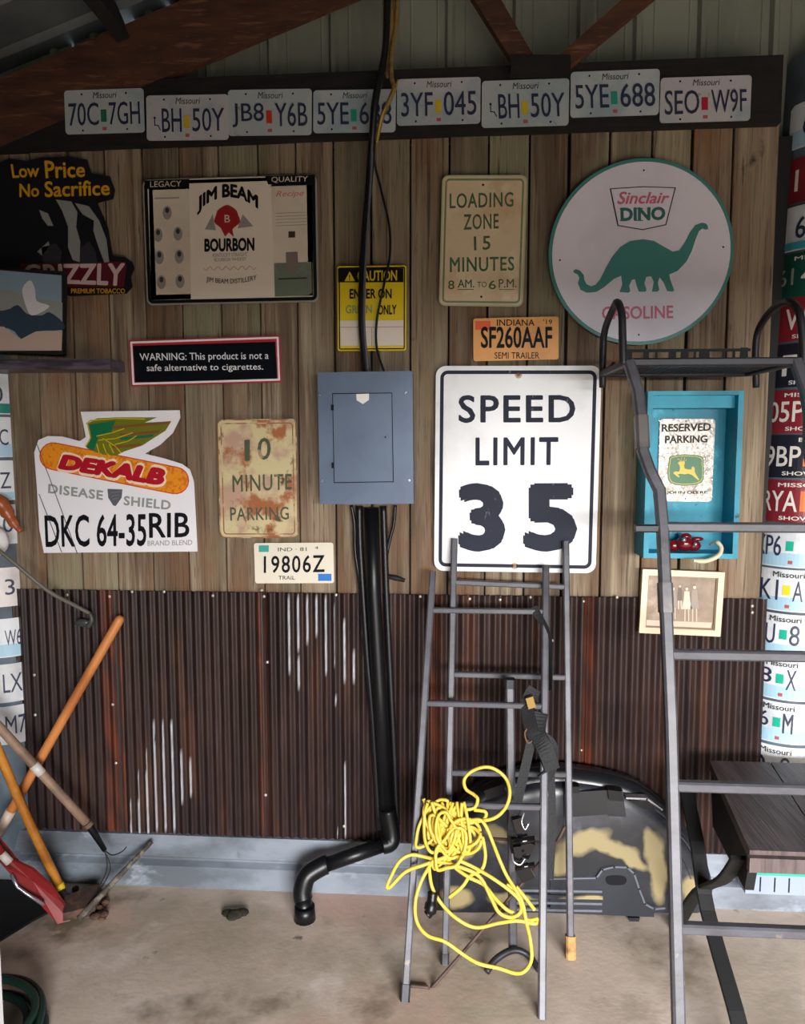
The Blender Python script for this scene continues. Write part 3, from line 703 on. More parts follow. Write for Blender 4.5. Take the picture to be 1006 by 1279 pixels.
# black conduit down, elbow, and pipe to the floor
P = [U(464, 634, -.062), U(467, 740, -.062), U(474, 860, -.062), U(484, 1010, -.066), U(489, 1040, -.075)]
J = U(488, 1052, -.085); K = U(402, 1082, -.15); K2 = U(384, 1094, -.175); K3 = U(378, 1112, -.19); K4 = G(381, 1148); K4.z = 0
t = thing('drain_pipe', 'thick black pipe running down from the panel and elbowing along to the floor', 'pipe', (P[0].x, -.062, P[0].z))
MB().tube(P[:3] + [P[3]], .027, 14).build('upright_pipe', BLACK, t)
MB().tube(spline([P[3], P[4], J, J.lerp(K, .12)], 5), .032, 14).build('elbow', BLACK, t)
MB().tube([J.lerp(K, .1), K], .026, 14).build('cross_pipe', BLACK, t)
MB().tube(spline([K.lerp(J, .08), K, K2, K3, K3.lerp(K4, .3)], 5), .034, 14).build('elbow', BLACK, t)
MB().tube([K3.lerp(K4, .2), K4], .031, 14).build('down_pipe', BLACK, t)
MB().tube([Vector((K4.x, K4.y, .05)), Vector((K4.x, K4.y, 0))], [.036, .039], 14).build('floor_collar', BLACK, t)
q = U(490, 1040, -.08)
# cables beside the pipe
for k, (pts, r_, nm, lb) in enumerate([
    ([(449, 632), (450, 680), (454, 745), (459, 820), (466, 900), (474, 1035)], .013, 'power_cable', 'fat black cable just left of the thick black pipe'),
    ([(479, 632), (481, 690), (483, 745), (487, 830), (492, 930), (496, 1030)], .012, 'power_cable', 'fat black cable just right of the thick black pipe'),
    ([(439, 631), (443, 655), (444, 690), (450, 735), (453, 800)], .006, 'power_cable', 'thin black cable curving out left below the panel'),
    ([(494, 631), (492, 655), (487, 675), (483, 700), (483, 760)], .006, 'power_cable', 'thin black cable curving out right below the panel')]):
    P = [U(a, b, -.034 if r_ > .01 else -.03) for a, b in pts]
    tag(MB().tube(spline(P, 5), r_, 8).build(nm, CABLE, loc=P[0]), lb, 'cable', 'cables below the electrical panel')
P = [U(484, 720, -.04), U(495, 722, -.03), U(506, 725, -.03)]
tag(MB().tube(P, [.008, .010, .007], 8).build('cable_end', BLACKM, loc=P[0]), 'short black cable stub pointing right beside the pipe just above the tin', 'cable')
# cables coming down over the plates
TAN = M('tan_cable_sheath', (138, 112, 62), .5, mix=[((88, 66, 32), 14, .5, .62, I3)])
def cable(pts, r_, mat, lb, sub=6):
    P = [U(a, b, y) for a, b, y in pts]
    return tag(MB().tube(spline(P, sub), r_, 8).build('hanging_cable', mat, loc=P[0]), lb, 'cable', 'cables hanging down to the panel')
cable([(484, -12, -.11), (482, 60, -.11), (470, 120, -.11), (466, 160, -.09), (461, 230, -.04), (454, 320, -.04), (452, 400, -.045), (455, 440, -.05), (458, 464, -.055)], .0125, CABLE, 'thick black cable hanging down over the plates and the caution sign')
cable([(470, 150, -.085), (468, 200, -.045), (475, 232, -.03), (486, 280, -.03), (487, 320, -.035), (479, 360, -.04), (471, 400, -.04), (471, 435, -.045), (480, 464, -.055)], .0042, CABLE, 'thin black cable swinging right across the caution sign')
cable([(466, 170, -.08), (463, 230, -.06), (457, 320, -.06), (455, 400, -.065), (460, 464, -.07)], .0045, M('glossy_grey_cable', (92, 92, 104), .3), 'thin grey cable lying along the thick black cable')
cable([(497, -12, -.10), (495, 30, -.10), (490, 60, -.12), (489, 95, -.12), (492, 112, -.12), (478, 145, -.11), (470, 176, -.08)], .008, TAN, 'tan sheathed cable beside the thick black cable above the plates')
cable([(497, 100, -.10), (492, 118, -.11), (478, 142, -.12), (471, 178, -.09)], .0035, M('yellow_wire', (176, 146, 60), .5), 'thin yellow wire crossing the gap between two licence plates')
P = [U(a, b, -.10) for a, b in [(488, -12), (488, 40), (485, 78), (486, 96)]]
tag(MB().tube(P, [.011, .014, .016, .012], 8).build('cable_wrap', TAN, loc=P[0]), 'taped brown bundle around the cables at the top of the wall', 'cable')

# ================================================================ SIGNS AND PLATES ON THE WALL
# ---- speed limit 35
SPW = M('speed_sign_white', (234, 236, 240), .32, mix=[((214, 214, 218), 3, .5, .7, I3), ((150, 140, 130), 22, .71, .76, (1, 1, 1.8))], bump=(3.2, .35))
F = sign('speed_limit_sign', 'large white SPEED LIMIT 35 road sign leaning behind the ladder tips', 'sign', [(540.5, 457), (748.5, 457), (748, 716), (546.5, 713)], -.028, .003, SPW, .035)
F.ring(.016, .0125, INKW, .001, .026)
C1 = crop(520, 440, 3.869)
F.text('SPEED', C1([(205, 207), (770, 205), (770, 340), (205, 342)]), INKW, bold=.018, space=1.12)
F.text('LIMIT', C1([(287, 412), (688, 410), (686, 545), (287, 547)]), INKW, bold=.018, space=1.15)
F.text('3', C1([(198, 632), (425, 632), (435, 965), (205, 963)]), INKW, bold=.05)
F.text('5', C1([(517, 633), (778, 632), (780, 965), (517, 963)]), INKW, bold=.05)
RUSTM = M('rusty_bolt', (150, 110, 80), .6, .3, mix=[((96, 60, 40), 30, .45, .6, I3)])
for a, b in ((648, 468), (643, 707)):
    F.disc(a, b, .013, M('rust_stain', (196, 170, 144), .6), lift=.0006, name='rust_spot'); F.disc(a, b, .007, RUSTM, lift=.006, name='bolt', n=6)
# ---- loading zone
C5 = crop(400, 180, 3.593)
LZ = M('aged_cream_enamel', (214, 192, 158), .45, mix=[((196, 160, 122), 4, .5, .68, I3), ((150, 96, 60), 12, .68, .74, I3), ((222, 208, 180), 9, .55, .7, I3)])
GRI = M('faded_green_ink', (74, 104, 72), .45, mix=[((130, 134, 100), 25, .6, .68, I3)])
F = sign('loading_zone_sign', 'cream and green LOADING ZONE 15 MINUTES sign above the orange plate', 'sign', [(551, 219), (657, 219), (656, 383), (550, 382)], -.022, .002, LZ, .022)
F.ring(.0, .0045, M('pale_green_edge', (176, 178, 140), .5), .0022, .022, name='rolled_edge'); F.ring(.011, .0065, M('border_green', (112, 134, 100), .5, mix=[((150, 150, 118), 20, .6, .7, I3)]), .001, .016)
F.text('LOADING', C5([(582, 222), (868, 215), (868, 282), (582, 290)]), GRI, bold=.014, space=1.1)
F.text('ZONE', C5([(645, 315), (802, 312), (802, 380), (645, 386)]), GRI, bold=.014, space=1.1)
F.text('15', C5([(690, 415), (765, 412), (765, 474), (692, 478)]), GRI, bold=.014, space=1.2)
F.text('MINUTES', C5([(583, 508), (872, 505), (872, 568), (583, 576)]), GRI, bold=.014, space=1.1)
F.text('8', C5([(575, 612), (603, 612), (603, 652), (575, 652)]), GRI, bold=.01); F.text('AM.', C5([(618, 608), (692, 608), (692, 644), (618, 645)]), GRI, bold=.01)
F.text('TO', C5([(706, 618), (748, 618), (748, 642), (706, 642)]), GRI); F.text('6', C5([(757, 612), (790, 612), (790, 652), (757, 652)]), GRI, bold=.01); F.text('P.M.', C5([(802, 606), (882, 606), (882, 644), (802, 645)]), GRI, bold=.01)
for x0_, x1_ in ((618, 688), (806, 872)): F.line(C5([(x0_, 653), (x1_, 652)]), .002, GRI)
F.disc(*C5([(732, 183)])[0], .004, INK, name='bolt'); F.disc(*C5([(724, 685)])[0], .004, INK, name='bolt')
# ---- round gasoline sign
SGR = M('dinosaur_green', (70, 134, 130), .35); PNK = M('faded_red_print', (206, 104, 128), .4)
c = U(800.5, 315.5, -.024); RR = .313
t = thing('gasoline_sign', 'large round white DINO gasoline sign with green dinosaur and green rim', 'sign', (c.x, -.02, c.z - RR))
F = Face(t, -.024)
circ = lambda r, n=72: [(c.x + r * math.cos(2 * math.pi * k / n), c.z + r * math.sin(2 * math.pi * k / n)) for k in range(n)]
MB().prism(circ(RR), -.024, -.020).build('rim', SGR, t)
MB().prism(circ(RR - .012), -.026, -.024).build('plate', M('pale_lilac_white', (228, 222, 234), .3, mix=[((214, 206, 220), 3, .45, .7, I3)]), t)
F.y = -.026
C6 = crop(670, 180, 2.994)
dino = [(642, 306), (643, 318), (634, 320), (622, 316), (609, 326), (597, 355), (582, 400), (562, 440), (530, 474), (498, 488), (502, 508), (516, 545), (512, 552), (490, 550), (478, 520), (462, 498), (455, 520), (461, 545), (455, 552), (433, 552), (440, 515), (430, 494), (412, 497), (405, 520), (413, 546), (408, 552), (384, 552), (376, 530), (370, 505), (358, 508), (348, 530), (352, 550), (346, 556), (312, 553), (322, 525), (318, 492), (290, 505), (255, 535), (225, 553), (190, 556), (166, 545), (156, 520), (162, 500), (155, 487), (142, 482), (138, 474), (148, 468), (165, 474), (178, 490), (180, 508), (188, 524), (205, 532), (222, 526), (240, 505), (262, 460), (285, 420), (315, 385), (350, 363), (400, 356), (440, 362), (480, 385), (510, 402), (535, 398), (555, 370), (575, 330), (595, 303), (620, 294), (636, 298)]
F.poly(C6(dino), SGR, lift=.0012, name='dinosaur')
bd = [(275, 166), (400, 158), (523, 162), (487, 303), (398, 322), (304, 306)]
F.poly(C6(bd), INKG, lift=.0008, name='badge_outline'); k_ = lambda s: [(399 + (a - 399) * s, 238 + (b - 238) * s) for a, b in bd]
F.poly(C6(k_(.955)), MATS['pale_lilac_white'], lift=.0014, name='badge')
F.text('Sinclair', C6([(303, 178), (500, 180), (496, 222), (303, 226)]), PNK, lift=.002, bold=.022, shear=.25)
F.text('DINO', C6([(314, 238), (484, 234), (482, 285), (316, 290)]), M('dino_teal', (50, 110, 104), .4), lift=.002, bold=.045)
for a in (314, 372): F.line(C6([(a, 241), (a + 26, 241)]), .003, MATS['dino_teal'], lift=.002, name='serif'); F.line(C6([(a, 286), (a + 26, 286)]), .003, MATS['dino_teal'], lift=.002, name='serif')
F.text('GASOLINE', C6([(246, 608), (513, 603), (513, 652), (246, 657)]), PNK, bold=.02)
for a in ((403, 98), (700, 385), (89, 434), (384, 713)): F.disc(*C6([a])[0], .003, INK, name='bolt_hole')
# ---- small tag: orange trailer plate
ORG = M('orange_plate', (226, 158, 78), .4, mix=[((206, 138, 62), 6, .5, .7, I3)])
F = sign('licence_plate', 'orange Indiana semi trailer plate SF260AAF above the speed sign', 'licence plate', [(591, 398), (698, 395), (698, 449), (592, 451)], -.022, .002, ORG, .008, 'licence plates on the wall')
F.text('SF260AAF', (601, 408, 690, 435), INK, bold=.02, lift=.002); F.text('INDIANA', (621, 399, 668, 407), MATS['black_ink'], bold=.01)
F.text('SEMI TRAILER', (618, 440, 674, 448), INK, bold=.005); F.poly([(594, 401), (613, 401), (613, 412), (594, 412)], M('orange_red_sticker', (226, 84, 40), .4), name='sticker'); F.text("'19", (679, 399, 690, 405), INK)
# ---- white trailer plate
F = sign('licence_plate', 'cream Indiana trailer plate 19806Z below the rusty parking sign', 'licence plate', [(318, 678), (417, 678), (417, 728), (318, 729)], -.022, .002, M('cream_plate', (228, 220, 204), .4), .009, 'licence plates on the wall')
F.text('19806Z', C7([(277, 848), (540, 843), (540, 918), (277, 922)]), INK, lift=.002, bold=.012, space=1.15)
F.text('IND · 81', C7([(338, 812), (462, 810), (462, 826), (338, 828)]), INKG); F.text('TRAIL', C7([(340, 934), (412, 934), (412, 950), (340, 950)]), INKG); F.text('4', C7([(498, 806), (512, 806), (512, 818), (498, 818)]), INKG)
F.poly(C7([(255, 802), (298, 802), (298, 830), (255, 830)]), M('teal_sticker', (60, 160, 150), .4), name='sticker'); F.poly(C7([(512, 925), (570, 925), (570, 956), (512, 956)]), M('blue_sticker', (40, 120, 205), .4), name='sticker')
# ---- rusty parking sign
RST = M('rusted_cream_enamel', (206, 190, 146), .6, mix=[((184, 150, 128), 7, .48, .58, I3), ((162, 96, 52), 8, .58, .65, I3), ((96, 58, 34), 14, .60, .68, I3)], bump=(14, .3))
GRW = M('worn_dark_green_ink', (72, 80, 56), .6, mix=[((176, 150, 112), 14, .57, .66, I3)])
F = sign('parking_sign', 'rust-eaten 10 MINUTE PARKING sign left of the electrical panel', 'sign', [(270, 524), (370, 523), (374, 672), (276, 672)], -.022, .002, RST, .02)
F.ring(0, .004, M('rust_edge', (140, 96, 62), .7, mix=[((196, 180, 140), 14, .5, .6, I3)]), .003, .02, name='rolled_edge'); F.ring(.013, .004, MATS['rust_edge'], .0008, .014)
F.text('1', C7([(192, 345), (216, 343), (216, 436), (194, 436)]), GRW, bold=.02); F.text('0', C7([(250, 336), (308, 335), (306, 430), (250, 433)]), GRW, bold=.012)
F.text('MINUTE', C7([(140, 497), (398, 492), (398, 560), (142, 572)]), GRW, bold=.012, space=1.1)
F.text('PARKING', C7([(130, 636), (384, 634), (386, 690), (132, 696)]), GRW, bold=.012, space=1.1)
# ---- caution sign
CY_ = M('caution_yellow', (224, 196, 30), .3); CC = crop(420, 320, 9.84)
F = sign('caution_sign', 'yellow and black CAUTION ENTER ON GREEN ONLY sign behind hanging cables', 'sign', [(421, 332), (507.5, 332), (508, 437.5), (422.5, 439)], -.022, .002, CY_, .008)
F.ring(.005, .004, INK, .0009, .006)
F.poly(CC([(22, 150), (828, 148), (828, 320), (26, 322)]), INK, lift=.0008, name='header_band')
F.poly(CC([(45, 792), (828, 788), (832, 1098), (55, 1102)]), M('pale_panel', (226, 214, 202), .3), lift=.0008, name='notice_panel')
F.poly(CC([(104, 308), (168, 188), (232, 306)]), CY_, lift=.0014, name='warning_triangle'); F.text('!', CC([(160, 228), (174, 228), (174, 296), (160, 296)]), INK, lift=.002, bold=.03)
F.text('CAUTION', CC([(262, 178), (750, 172), (750, 302), (262, 308)]), CY_, lift=.0014, bold=.02)
F.text('ENTER ON', CC([(166, 402), (684, 398), (684, 522), (166, 526)]), INK, bold=.03)
F.text('GREEN', CC([(118, 602), (442, 598), (442, 704), (118, 708)]), M('faded_green_print', (132, 152, 96), .4), bold=.03); F.text('ONLY', CC([(514, 600), (744, 596), (742, 716), (514, 722)]), INK, bold=.03)
for ln in ([(50, 875), (828, 868)], [(435, 880), (438, 1098)]): F.line(CC(ln), .0012, INKG, lift=.001)
# ---- warning strip
C4 = crop(160, 200, 3.869)
F = sign('warning_sign', 'long black WARNING sign with red and white border, left of the panel', 'sign', C4([(2, 872), (735, 845), (742, 1073), (18, 1092)]), -.022, .003, M('sign_red', (178, 36, 46), .4), .004)
F.ring(.005, .007, WHITER, .001, .003)
F.poly(C4([(24, 898), (712, 878), (722, 1060), (34, 1074)]), M('gloss_black_print', (16, 20, 26), .18), lift=.0008, name='panel')
F.text('WARNING: This product is not a', C4([(56, 934), (680, 926), (680, 972), (60, 980)]), WHITER, lift=.0016, bold=.004)
F.text('safe alternative to cigarettes.', C4([(90, 988), (654, 982), (654, 1022), (92, 1030)]), WHITER, lift=.0016, bold=.004)
# ---- bourbon sign
F = sign('bourbon_sign', 'cream bourbon whiskey tin sign with red wax seal and black rounded border', 'sign', C4([(68, 95), (912, 68), (922, 685), (92, 702)]), -.022, .004, M('silver_edge', (178, 174, 160), .35, .4), .022)
F.ring(.006, .012, INK, .0012, .018); F.ring(.0165, .02, CREAM, .0006, .012, name='panel_edge')
F.poly(C4([(100, 118), (890, 92), (895, 655), (112, 676)]), CREAM, lift=.0006, name='panel')
F.poly(C4([(296, 92), (690, 80), (710, 664), (305, 674)]), M('light_cream', (230, 216, 200), .3), lift=.0012, name='centre_panel')
F.poly(C4([(78, 100), (298, 92), (284, 132), (88, 140)]), INK, lift=.0016, name='corner_band'); F.poly(C4([(662, 78), (905, 70), (905, 122), (678, 118)]), INK, lift=.0016, name='corner_band')
F.text('LEGACY', C4([(108, 104), (258, 100), (258, 128), (108, 132)]), CREAM, lift=.0022); F.text('QUALITY', C4([(694, 82), (870, 78), (868, 108), (694, 112)]), CREAM, lift=.0022)
F.text('JIM BEAM', C4([(335, 118), (630, 112), (630, 195), (335, 205)]), INK, lift=.002, bold=.045, arc=.75)
F.text('BOURBON', C4([(370, 380), (612, 374), (612, 440), (370, 445)]), INK, lift=.002, bold=.045)
SEAL = [(480 + (60 + 5 * math.sin(a * 5)) * math.cos(a), 282 + (60 + 5 * math.cos(a * 4)) * math.sin(a)) for a in [2 * math.pi * k / 26 for k in range(26)]]
F.poly(C4([(372, 335), (410, 262), (425, 340)]), M('grey_print', (150, 144, 138), .4), lift=.0016, name='grain_drawing'); F.poly(C4([(530, 330), (555, 262), (606, 320)]), MATS['grey_print'], lift=.0016, name='grain_drawing')
F.poly(C4(SEAL), M('seal_red', (160, 34, 38), .35), lift=.0022, name='wax_seal'); F.poly(C4([(450, 330), (505, 332), (512, 372), (488, 350), (470, 370)]), MATS['seal_red'], lift=.002, name='seal_ribbon')
F.text('B', C4([(468, 266), (494, 266), (494, 302), (468, 302)]), CREAM, lift=.003)
F.text('KENTUCKY STRAIGHT', C4([(410, 452), (578, 446), (578, 464), (410, 470)]), MATS['grey_print'], lift=.002); F.text('BOURBON WHISKEY', C4([(418, 474), (572, 469), (572, 486), (418, 491)]), MATS['grey_print'], lift=.002)
sq = [(368 + 250 * k / 24, 525 + 10 * math.sin(k * 1.7) - k * .2) for k in range(25)]
F.line(C4(sq), .0016, M('faded_pink_print', (206, 120, 116), .4), lift=.002, name='script_line')
F.text('JIM BEAM DISTILLERY', C4([(380, 578), (622, 570), (622, 600), (380, 608)]), INK, lift=.002, bold=.004, arc=-.5)
for a, b in ((190, 255), (146, 362), (242, 356), (152, 470), (248, 466), (162, 590), (252, 586)):
    F.poly(C4([(a + 22 * math.cos(u_), b + 34 * math.sin(u_)) for u_ in [2 * math.pi * k / 12 for k in range(12)]]), MATS['grey_print'], lift=.0012, name='portrait')
    F.poly(C4([(a + 10 * math.cos(u_), b - 12 + 14 * math.sin(u_)) for u_ in [2 * math.pi * k / 10 for k in range(10)]]), MATS['dark_grey_ink'], lift=.0016, name='portrait_head')
F.poly(C4([(706, 498), (886, 492), (890, 640), (876, 652), (710, 660)]), M('green_grey_print', (112, 122, 108), .3, mix=[((150, 158, 152), 8, .5, .65, I3)]), lift=.0014, name='scene_print')
F.poly(C4([(764, 446), (820, 443), (824, 535), (766, 537)]), M('brown_grey_print', (128, 112, 106), .4), lift=.002, name='bottle_print'); F.line(C4([(730, 575), (862, 570)]), .005, INKG, lift=.002, name='banner_print')
F.text('Recipe', C4([(715, 150), (850, 145), (850, 180), (715, 186)]), MATS['faded_pink_print'], lift=.0014, shear=.3)
for k in range(5): F.line(C4([(716, 258 + 15 * k), (862, 252 + 15 * k)]), .0016, MATS['grey_print'], lift=.0014, name='print_line')
F.poly(C4([(776, 345), (808, 344), (808, 374), (776, 375)]), INKG, lift=.0014, name='stamp_print'); F.line(C4([(130, 186), (245, 182)]), .004, MATS['grey_print'], lift=.0014, name='print_line')
# ---- bear tobacco sign, upper left
C3 = crop(0, 180, 3.869)
yg = -.022
cc = U(80, 366, yg)
t = thing('tobacco_sign', 'dark die-cut bear sign reading Low Price No Sacrifice, partly behind the picture', 'sign', (cc.x, -.018, cc.z)); F = Face(t, yg)
MB().prism([F.loc(a, b) for a, b in C3([(-60, 120), (40, 70), (130, 80), (200, 65), (330, 60), (420, 75), (440, 140), (530, 155), (555, 220), (545, 265), (470, 285), (520, 400), (545, 540), (600, 545), (640, 570), (650, 600), (632, 640), (640, 690), (610, 722), (340, 735), (200, 700), (-60, 680)])], yg, yg + .004).build('plate', M('near_black_print', (24, 24, 32), .35), t)
YLW = M('mustard_print', (226, 168, 28), .4)
F.text('Low', C3([(52, 98), (190, 96), (190, 160), (62, 165)]), YLW, bold=.02); F.text('Price', C3([(215, 80), (412, 88), (412, 160), (222, 168)]), YLW, bold=.02)
F.text('No', C3([(95, 192), (190, 194), (190, 255), (95, 258)]), YLW, bold=.02); F.text('Sacrifice', C3([(215, 180), (530, 175), (532, 248), (218, 258)]), YLW, bold=.02)
BG = M('pale_grey_print', (150, 152, 150), .4)
F.poly(C3([(270, 268), (345, 278), (375, 330), (368, 400), (388, 470), (385, 570), (352, 560), (330, 500), (330, 400), (300, 320)]), BG, name='bear_print'); F.poly(C3([(362, 285), (430, 300), (480, 370), (515, 460), (528, 570), (505, 572), (478, 500), (452, 420), (455, 370), (400, 340)]), BG, name='bear_print')
F.poly(C3([(190, 318), (232, 335), (258, 395), (232, 395), (205, 360)]), BG, name='bear_print'); F.poly(C3([(180, 520), (235, 470), (240, 490), (205, 540)]), BG, name='bear_print'); F.poly(C3([(200, 500), (270, 480), (300, 520), (290, 575), (210, 575)]), M('charcoal_print', (52, 52, 60), .4), name='bear_print'); F.poly(C3([(390, 500), (430, 470), (462, 520), (470, 575), (385, 575)]), MATS['charcoal_print'], name='bear_print')
F.poly(C3([(100, 578), (606, 568), (610, 600), (600, 690), (330, 690), (100, 660)]), M('maroon_print', (96, 22, 36), .4), lift=.0006, name='name_band'); 
F.text('GRIZZLY', C3([(110, 582), (606, 574), (600, 688), (130, 668)]), M('pink_white_print', (216, 190, 190), .4), lift=.0014, bold=.03, shear=.05); F.text('PREMIUM TOBACCO', C3([(345, 698), (605, 698), (605, 722), (345, 722)]), YLW, lift=.0014, bold=.01)
# ---- seed corn sign
C2 = crop(0, 480, 3.869)
ol = C2([(390, 133), (868, 125), (872, 160), (835, 235), (775, 292), (700, 335), (800, 360), (880, 385), (918, 412), (938, 470), (955, 808), (212, 815), (190, 700), (178, 500), (165, 330), (185, 270), (230, 250), (300, 252), (385, 275), (415, 255), (400, 180)])
yk = -.024; cc = U(150, 690, yk)
t = thing('seed_corn_sign', 'white die-cut seed corn sign with winged orange ear and DKC 64-35RIB', 'sign', (cc.x, -.02, cc.z)); F = Face(t, yk)
MB().prism([F.loc(a, b) for a, b in ol], yk, yk + .003).build('plate', WHITER, t)
def caps(a, b, r, n=9):
    a = Vector(a); b = Vector(b); d = (b - a).normalized(); an = math.atan2(d.y, d.x); out = []
    for k in range(n + 1): th_ = an - math.pi / 2 + math.pi * k / n; out.append((b.x + r * math.cos(th_), b.y + r * math.sin(th_)))
    for k in range(n + 1): th_ = an + math.pi / 2 + math.pi * k / n; out.append((a.x + r * math.cos(th_), a.y + r * math.sin(th_)))
    return out
F.poly(C2(caps((258, 347), (848, 465), 67)), M('corn_red_edge', (206, 60, 34), .4), name='ear_edge'); F.poly(C2(caps((258, 347), (848, 465), 62)), M('corn_orange', (236, 146, 30), .4, mix=[((214, 116, 18), 70, .5, .58, I3)]), lift=.0014, name='corn_ear')
DR = M('crimson_print', (178, 20, 40), .35)
q = [(292, 335), (808, 408), (790, 492), (280, 408)]
F.text('DEKALB', C2([(286, 322), (816, 396), (800, 506), (274, 420)]), M('pale_halo', (246, 220, 190), .4), lift=.0018, bold=.10, shear=.15); F.text('DEKALB', C2(q), DR, lift=.0030, bold=.075, shear=.15)
F.text('DISEASE', C2([(235, 480), (500, 514), (498, 560), (233, 526)]), BG, bold=.03, space=1.1); F.text('SHIELD', C2([(600, 538), (828, 562), (824, 608), (598, 584)]), BG, bold=.03, space=1.1)
F.poly(C2([(520, 505), (592, 508), (588, 548), (560, 588), (548, 586), (524, 548)]), M('shield_grey', (96, 96, 108), .35), name='shield')
for k in range(3): F.line(C2([(538 + 4 * k, 524 + 16 * k), (584 - 6 * k, 518 + 16 * k)]), .0012, BG, lift=.0016, name='shield_stripe')
F.text('DKC 64-35', C2([(215, 632), (708, 625), (708, 782), (222, 788)]), INK, bold=.016); F.text('RIB', C2([(720, 622), (918, 620), (916, 738), (722, 742)]), INK, bold=.014)
F.text('BRAND BLEND', C2([(714, 756), (930, 752), (930, 776), (714, 780)]), BG)
WG = M('wing_green', (20, 110, 72), .35); WY = M('wing_yellow', (206, 186, 44), .35); WB = M('wing_olive', (116, 118, 30), .35); WBR = M('wing_brown', (128, 84, 46), .35)
F.poly(C2([(425, 190), (470, 165), (560, 160), (760, 160), (700, 185), (828, 180), (800, 225), (740, 262), (690, 295), (600, 325), (560, 345), (500, 340), (470, 330), (425, 310), (415, 300), (440, 260)]), WB, lift=.0018, name='wing')
F.poly(C2([(432, 195), (560, 175), (540, 230), (480, 245), (455, 320), (420, 305), (445, 255)]), WG, lift=.0024, name='wing_patch')
for k, (a, b) in enumerate([((600, 195), (828, 182)), ((640, 215), (800, 205)), ((640, 232), (780, 225)), ((640, 250), (750, 245)), ((640, 268), (720, 268)), ((600, 290), (690, 290))]):
    F.poly(C2([(a[0] - 60, a[1] + 8), (b[0], b[1] - 4), (b[0] - 12, b[1] + 10), (a[0] - 50, a[1] + 20)]), (WBR, WB, WBR, WG, WB, WBR)[k], lift=.003, name='feather')
for ln in ([(420, 190), (440, 175), (560, 165), (700, 168)], [(424, 190), (440, 260), (415, 300)], [(470, 250), (540, 235), (600, 215)], [(480, 270), (560, 262), (640, 235)], [(470, 290), (480, 330), (500, 345)], [(500, 290), (515, 330), (530, 345)], [(530, 290), (550, 330)], [(560, 290), (620, 275), (660, 250)], [(500, 262), (560, 300), (585, 330)]):
    F.line(C2(ln), .0034, WY, lift=.0034, name='feather_line')
for ln in ([(180, 290), (240, 450), (310, 640), (375, 818)], [(190, 530), (300, 812)]): F.line(C2(ln), .001, INKG, lift=.004, name='scratch')
# ---- row of plates on the beam
NAVY = M('navy_emboss', (44, 50, 78), .45); 
def topplate(i, quad, txt, lb, stick=None, chair=False, halves=None):
    base = M('plate_white_%d' % (i % 3), [(182, 188, 192), (190, 186, 190), (174, 182, 184)][i % 3], .4, mix=[((150, 168, 178), 4, .5, .65, I3), ((130, 120, 112), 18, .68, .75, I3)])
    F = sign('licence_plate', lb, 'licence plate', quad, -.041 - .0025 * (i % 2), .0025, base, .012, 'licence plates along the beam')
    tl, tr, br, bl = [Vector(p) for p in quad]
    m = lambda a, b: tuple((tl.lerp(tr, a)).lerp(bl.lerp(br, a), b))
    qd = lambda a0, b0, a1, b1: [m(a0, b0), m(a1, b0), m(a1, b1), m(a0, b1)]
    l, r_ = txt; x0_ = .19 if chair else .05
    F.text(l, qd(x0_, .30, .43, .82), NAVY, lift=.002, bold=.004); F.text(r_, qd(.56, .30, .95, .82), NAVY, lift=.002, bold=.004)
    F.text('Missouri', qd(.36, .06, .66, .20), INKG, lift=.0008, shear=.2)
    if stick: F.poly(qd(.455, .46, .525, .74), M('sticker_' + stick[0], stick[1], .4), lift=.0012, name='sticker')
    if chair:
        F.disc(*m(.10, .50), .004, NAVY, lift=.0012, name='wheelchair_symbol'); F.line([m(.10, .52), m(.10, .66), m(.14, .67), m(.165, .76)], .003, NAVY, name='wheelchair_symbol')
    for a, b in ((.22, .10), (.78, .10), (.22, .92), (.78, .92)): F.disc(*m(a, b), .0035, INK, lift=.0008, name='bolt_hole', n=8)
    F.poly(qd(.47, .86, .52, .93), M('small_red_print', (178, 84, 80), .4), lift=.0008, name='bird_print')
gr, ye_, rd, tl_ = ('green', (30, 110, 84)), ('yellow', (206, 178, 40)), ('red', (200, 60, 40)), ('teal', (40, 150, 130))
tops = [([(80, 113), (179, 110), (181, 165), (82, 168)], ('70C', '7GH'), 'dim white plate 70C 7GH at the dark left end of the beam', gr, False),
        ([(182, 119), (285, 118), (286, 174), (184, 176)], ('BH', '50Y'), 'white disabled plate BH 50Y second from the dark left end of the beam', ye_, True),
        ([(284, 112), (389, 111), (390, 168), (286, 170)], ('JB8', 'Y6B'), 'pinkish white plate JB8 Y6B with red sticker on the beam', rd, False),
        ([(391, 113), (494, 111), (495, 165), (392, 166)], ('5YE', '688'), 'white plate 5YE 688 crossed by the hanging black cable', tl_, False),
        ([(495, 99), (600, 96), (601, 154), (497, 157)], ('3YF', '045'), 'white plate 3YF 045 just right of the hanging cables', ye_, False),
        ([(601, 101), (710, 98), (712, 156), (603, 160)], ('BH', '50Y'), 'white disabled plate BH 50Y under the roof truss joint', ye_, True),
        ([(712, 90), (823, 86), (825, 143), (714, 147)], ('5YE', '688'), 'white plate 5YE 688 tilted up above the round sign', tl_, False),
        ([(825, 96), (938, 95), (939, 149), (825, 155)], ('SEO', 'W9F'), 'white plate SEO W9F with red sticker at right end of the beam', ('crimson', (176, 30, 60)), False)]
for i, (q, tx, lb, st, ch) in enumerate(tops): topplate(i, q, tx, lb, st, ch)

